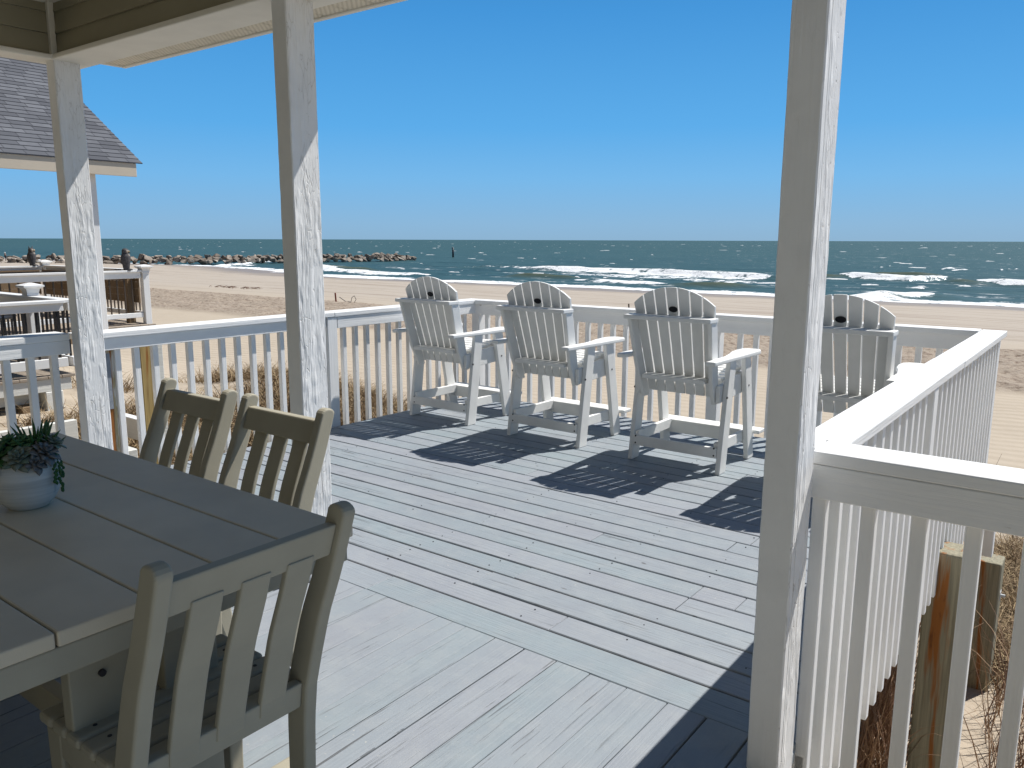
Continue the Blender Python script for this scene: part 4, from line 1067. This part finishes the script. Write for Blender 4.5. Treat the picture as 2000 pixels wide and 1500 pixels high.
# ------------------------------------------------------------------ things on the sand
def zt_(u, v): return float(tz(u, v))
def stake(u, v, h, col, label, w=.03):
    mb = MB(); mb.box(-w, w, -w*.5, w*.5, -.2, h*.62); mb.box(-w, w, -w*.5, w*.5, h*.62, h); mb.bevel(.004)
    o = mb.build('beach_stake', plain('stake '+label[:8], col, .7)); o.location = (u, v, zt_(u, v)); o.rotation_euler = (R(2), R(-3), .3); return tag(o, label, 'stake')
stake(-37.3, 31.9, .62, (.24, .07, .045), 'reddish wooden stake in the sand right of the middle post', .045)
stake(-20.4, 37.0, .70, (.10, .08, .06), 'dark thin stake in the sand between the second and third tall chairs', .035)
mb = MB(); cz = zt_(-36.0, 32.0); mb.tube([(-37.0, 31.9, zt_(-37, 31.9)+.35), (-36.5, 31.9, cz+.05), (-36.0, 31.9, cz+.02), (-35.9, 31.9, cz+.3), (-35.7, 31.9, cz+.4), (-35.55, 31.9, cz+.2), (-35.7, 31.9, cz+.02)], .018, 6); tag(mb.build('wire_loop', M['bolt'], smooth=True), 'bent wire loop on the sand beside the reddish stake', 'wire')
mb = MB(); rng = random.Random(5)
for k in range(34):
    u = -58.7+rng.uniform(-2.6, 2.6); v = 39.3+rng.uniform(-.6, .6); z = zt_(u, v); a = rng.uniform(-.5, .5)
    mb.tube([(u, v, z+.03), (u+math.cos(a)*.5, v+math.sin(a)*.5, z+.14), (u+math.cos(a)*.9, v+math.sin(a)*.9, z+.05)], [.016, .018, .006], 5)
tag(mb.build('driftwood', plain('driftwood', (.26, .15, .10), .8, .3)), 'scatter of driftwood twigs on the open sand left of the middle post', 'driftwood', None, 'stuff')

# dune grass and brush ----------------------------------------------------
def grass_mat(name, a, b):
    t = NT(name); r_ = t.attr('rnd'); return t.fin(t.mix(r_, a, b), .75, None, .2)
M['straw'] = grass_mat('dry dune grass', (.13, .080, .045), (.40, .30, .17)); M['brush'] = grass_mat('reddish brush stems', (.16, .09, .06), (.44, .29, .18)); M['reed'] = grass_mat('dark reed stems', (.05, .032, .022), (.12, .075, .045))
def blades(name, mat, roots, hmin, hmax, lean, wd, curl=.6, seed=1, seg=5):
    rs = np.random.RandomState(seed); n = len(roots)
    V = np.zeros((n, (seg+1)*2, 3)); az = rs.rand(n)*6.283; H = hmin+(hmax-hmin)*rs.rand(n)**1.3; ln = lean*(.4+rs.rand(n)); cu_ = curl*(rs.rand(n)*1.5)
    base = np.array(roots); base[:, 2] = tz(base[:, 0], base[:, 1])-.02
    dx, dy = np.cos(az), np.sin(az); wa = rs.rand(n)*6.283; wx, wy = np.cos(wa), np.sin(wa); tw = (rs.rand(n)-.5)*.7
    for i in range(seg+1):
        f = i/seg; out = H*(ln*f+cu_*f**3); up = H*(f-.55*cu_*f**4)
        px = base[:, 0]+dx*out-dy*tw*H*f*f; py = base[:, 1]+dy*out+dx*tw*H*f*f; pz = base[:, 2]+up
        w = wd*(1-.8*f)*(.6+.8*rs.rand(n) if i == 0 else 1)
        V[:, 2*i] = np.stack([px-wx*w, py-wy*w, pz], -1); V[:, 2*i+1] = np.stack([px+wx*w, py+wy*w, pz], -1)
    nv = (seg+1)*2; q = []
    for i in range(seg): q.append([2*i, 2*i+1, 2*i+3, 2*i+2])
    Q = (np.array(q)[None]+np.arange(n)[:, None, None]*nv).reshape(-1, 4)
    me = bpy.data.meshes.new(name); me.vertices.add(n*nv); me.vertices.foreach_set('co', V.reshape(-1).astype(np.float32))
    me.loops.add(Q.size); me.loops.foreach_set('vertex_index', Q.reshape(-1).astype(np.int32)); me.polygons.add(len(Q))
    me.polygons.foreach_set('loop_start', (np.arange(len(Q))*4).astype(np.int32)); me.polygons.foreach_set('loop_total', np.full(len(Q), 4, np.int32))
    a = me.attributes.new('rnd', 'FLOAT', 'FACE'); a.data.foreach_set('value', np.repeat(rs.rand(n), seg).astype(np.float32))
    me.update(calc_edges=True); return mesh_obj(name, me, mat)
def scatter(n, f, u0, u1, v0, v1, seed):
    rs = np.random.RandomState(seed); out = []
    while len(out) < n:
        u = u0+(u1-u0)*rs.rand(4000); v = v0+(v1-v0)*rs.rand(4000); k = f(u, v) > rs.rand(4000)
        out += list(np.stack([u[k], v[k], 0*u[k]], -1))
    return np.array(out[:n])
tag(blades('dune_grass', M['straw'], scatter(26000, fL, -11.5, -5.1, 2.9, 8.2, 1), .10, .32, .6, .0062, 1.1, 1), 'tangled dry brown dune grass on the sand hump behind the left railing', 'grass', None, 'stuff')
def fR(u, v): return np.clip(sstep(-.088, -.080, u/v)*sstep(.12, .02, u/v)*sstep(6.0, 6.6, v)*sstep(9.6, 8.8, v), 0, 1)
tag(blades('dune_grass', M['straw'], scatter(11000, fR, -.9, 1.2, 5.8, 9.8, 2), .18, .42, .5, .0055, 1.3, 2), 'mat of curled straw grass beside the pilings under the right railing', 'grass', None, 'stuff')
def fB(u, v):
    r = u/v
    return np.clip(sstep(-.225, -.205, r)*sstep(-.150, -.160, r)+.30*sstep(-.078, -.065, r)*sstep(6.2, 5.6, v), 0, 1)
tag(blades('brush', M['brush'], scatter(1800, fB, -1.5, .5, 4.2, 6.6, 3), .35, 1.05, .20, .0042, .25, 3, 6), 'upright reddish brown brush growing under the edge of the deck at lower right', 'brush', None, 'stuff')
def fF(u, v): return .35+0*u
tag(blades('dune_grass', M['reed'], scatter(260, lambda u, v: sstep(.5, .62, fbm(u*.6+3, v*.6, 2)), -6.0, 1.0, 7.2, 10.5, 4), .15, .60, .25, .004, .35, 4, 6), 'sparse brown reeds on the sand beyond the seaward railing', 'grass', None, 'stuff')
def tuft(u, v, n, h0, h1, seed, label):
    rs = np.random.RandomState(seed); rt = np.stack([u+(rs.rand(n)-.5)*.7, v+(rs.rand(n)-.5)*.6, np.zeros(n)], -1)
    tag(blades('grass_tuft', M['reed'], rt, h0, h1, .16, .011, .10, seed, 6), label, 'plant')
tuft(-.72, 9.6, 12, .35, 1.0, 21, 'tall dark grass stalks on rippled sand right of the deck corner')
tuft(-6.8, 5.0, 7, .4, .9, 23, 'few long leaning stalks outside the left railing behind the first tall chair')

# house wall behind the viewer, unseen, added and widened to cut bounce light
hw_ = thing('light_blocking_wall', (-1.5, -2.75, -1.6), 0, 'unseen beige sided house wall added behind the porch to block bounce light', 'wall')
mb = MB()
for k in range(44): mb.prism([(0, k*.125), (.014, k*.125), (.002, k*.125+.125), (0, k*.125+.125)], -9.0, 9.0, lambda p, q, tt: (tt, p, q))
mb.box(-9.0, 9.0, -.3, -.002, 0, 5.5); mb.build('siding', M['siding'], hw_)  # siding of the added, unseen light-blocking wall
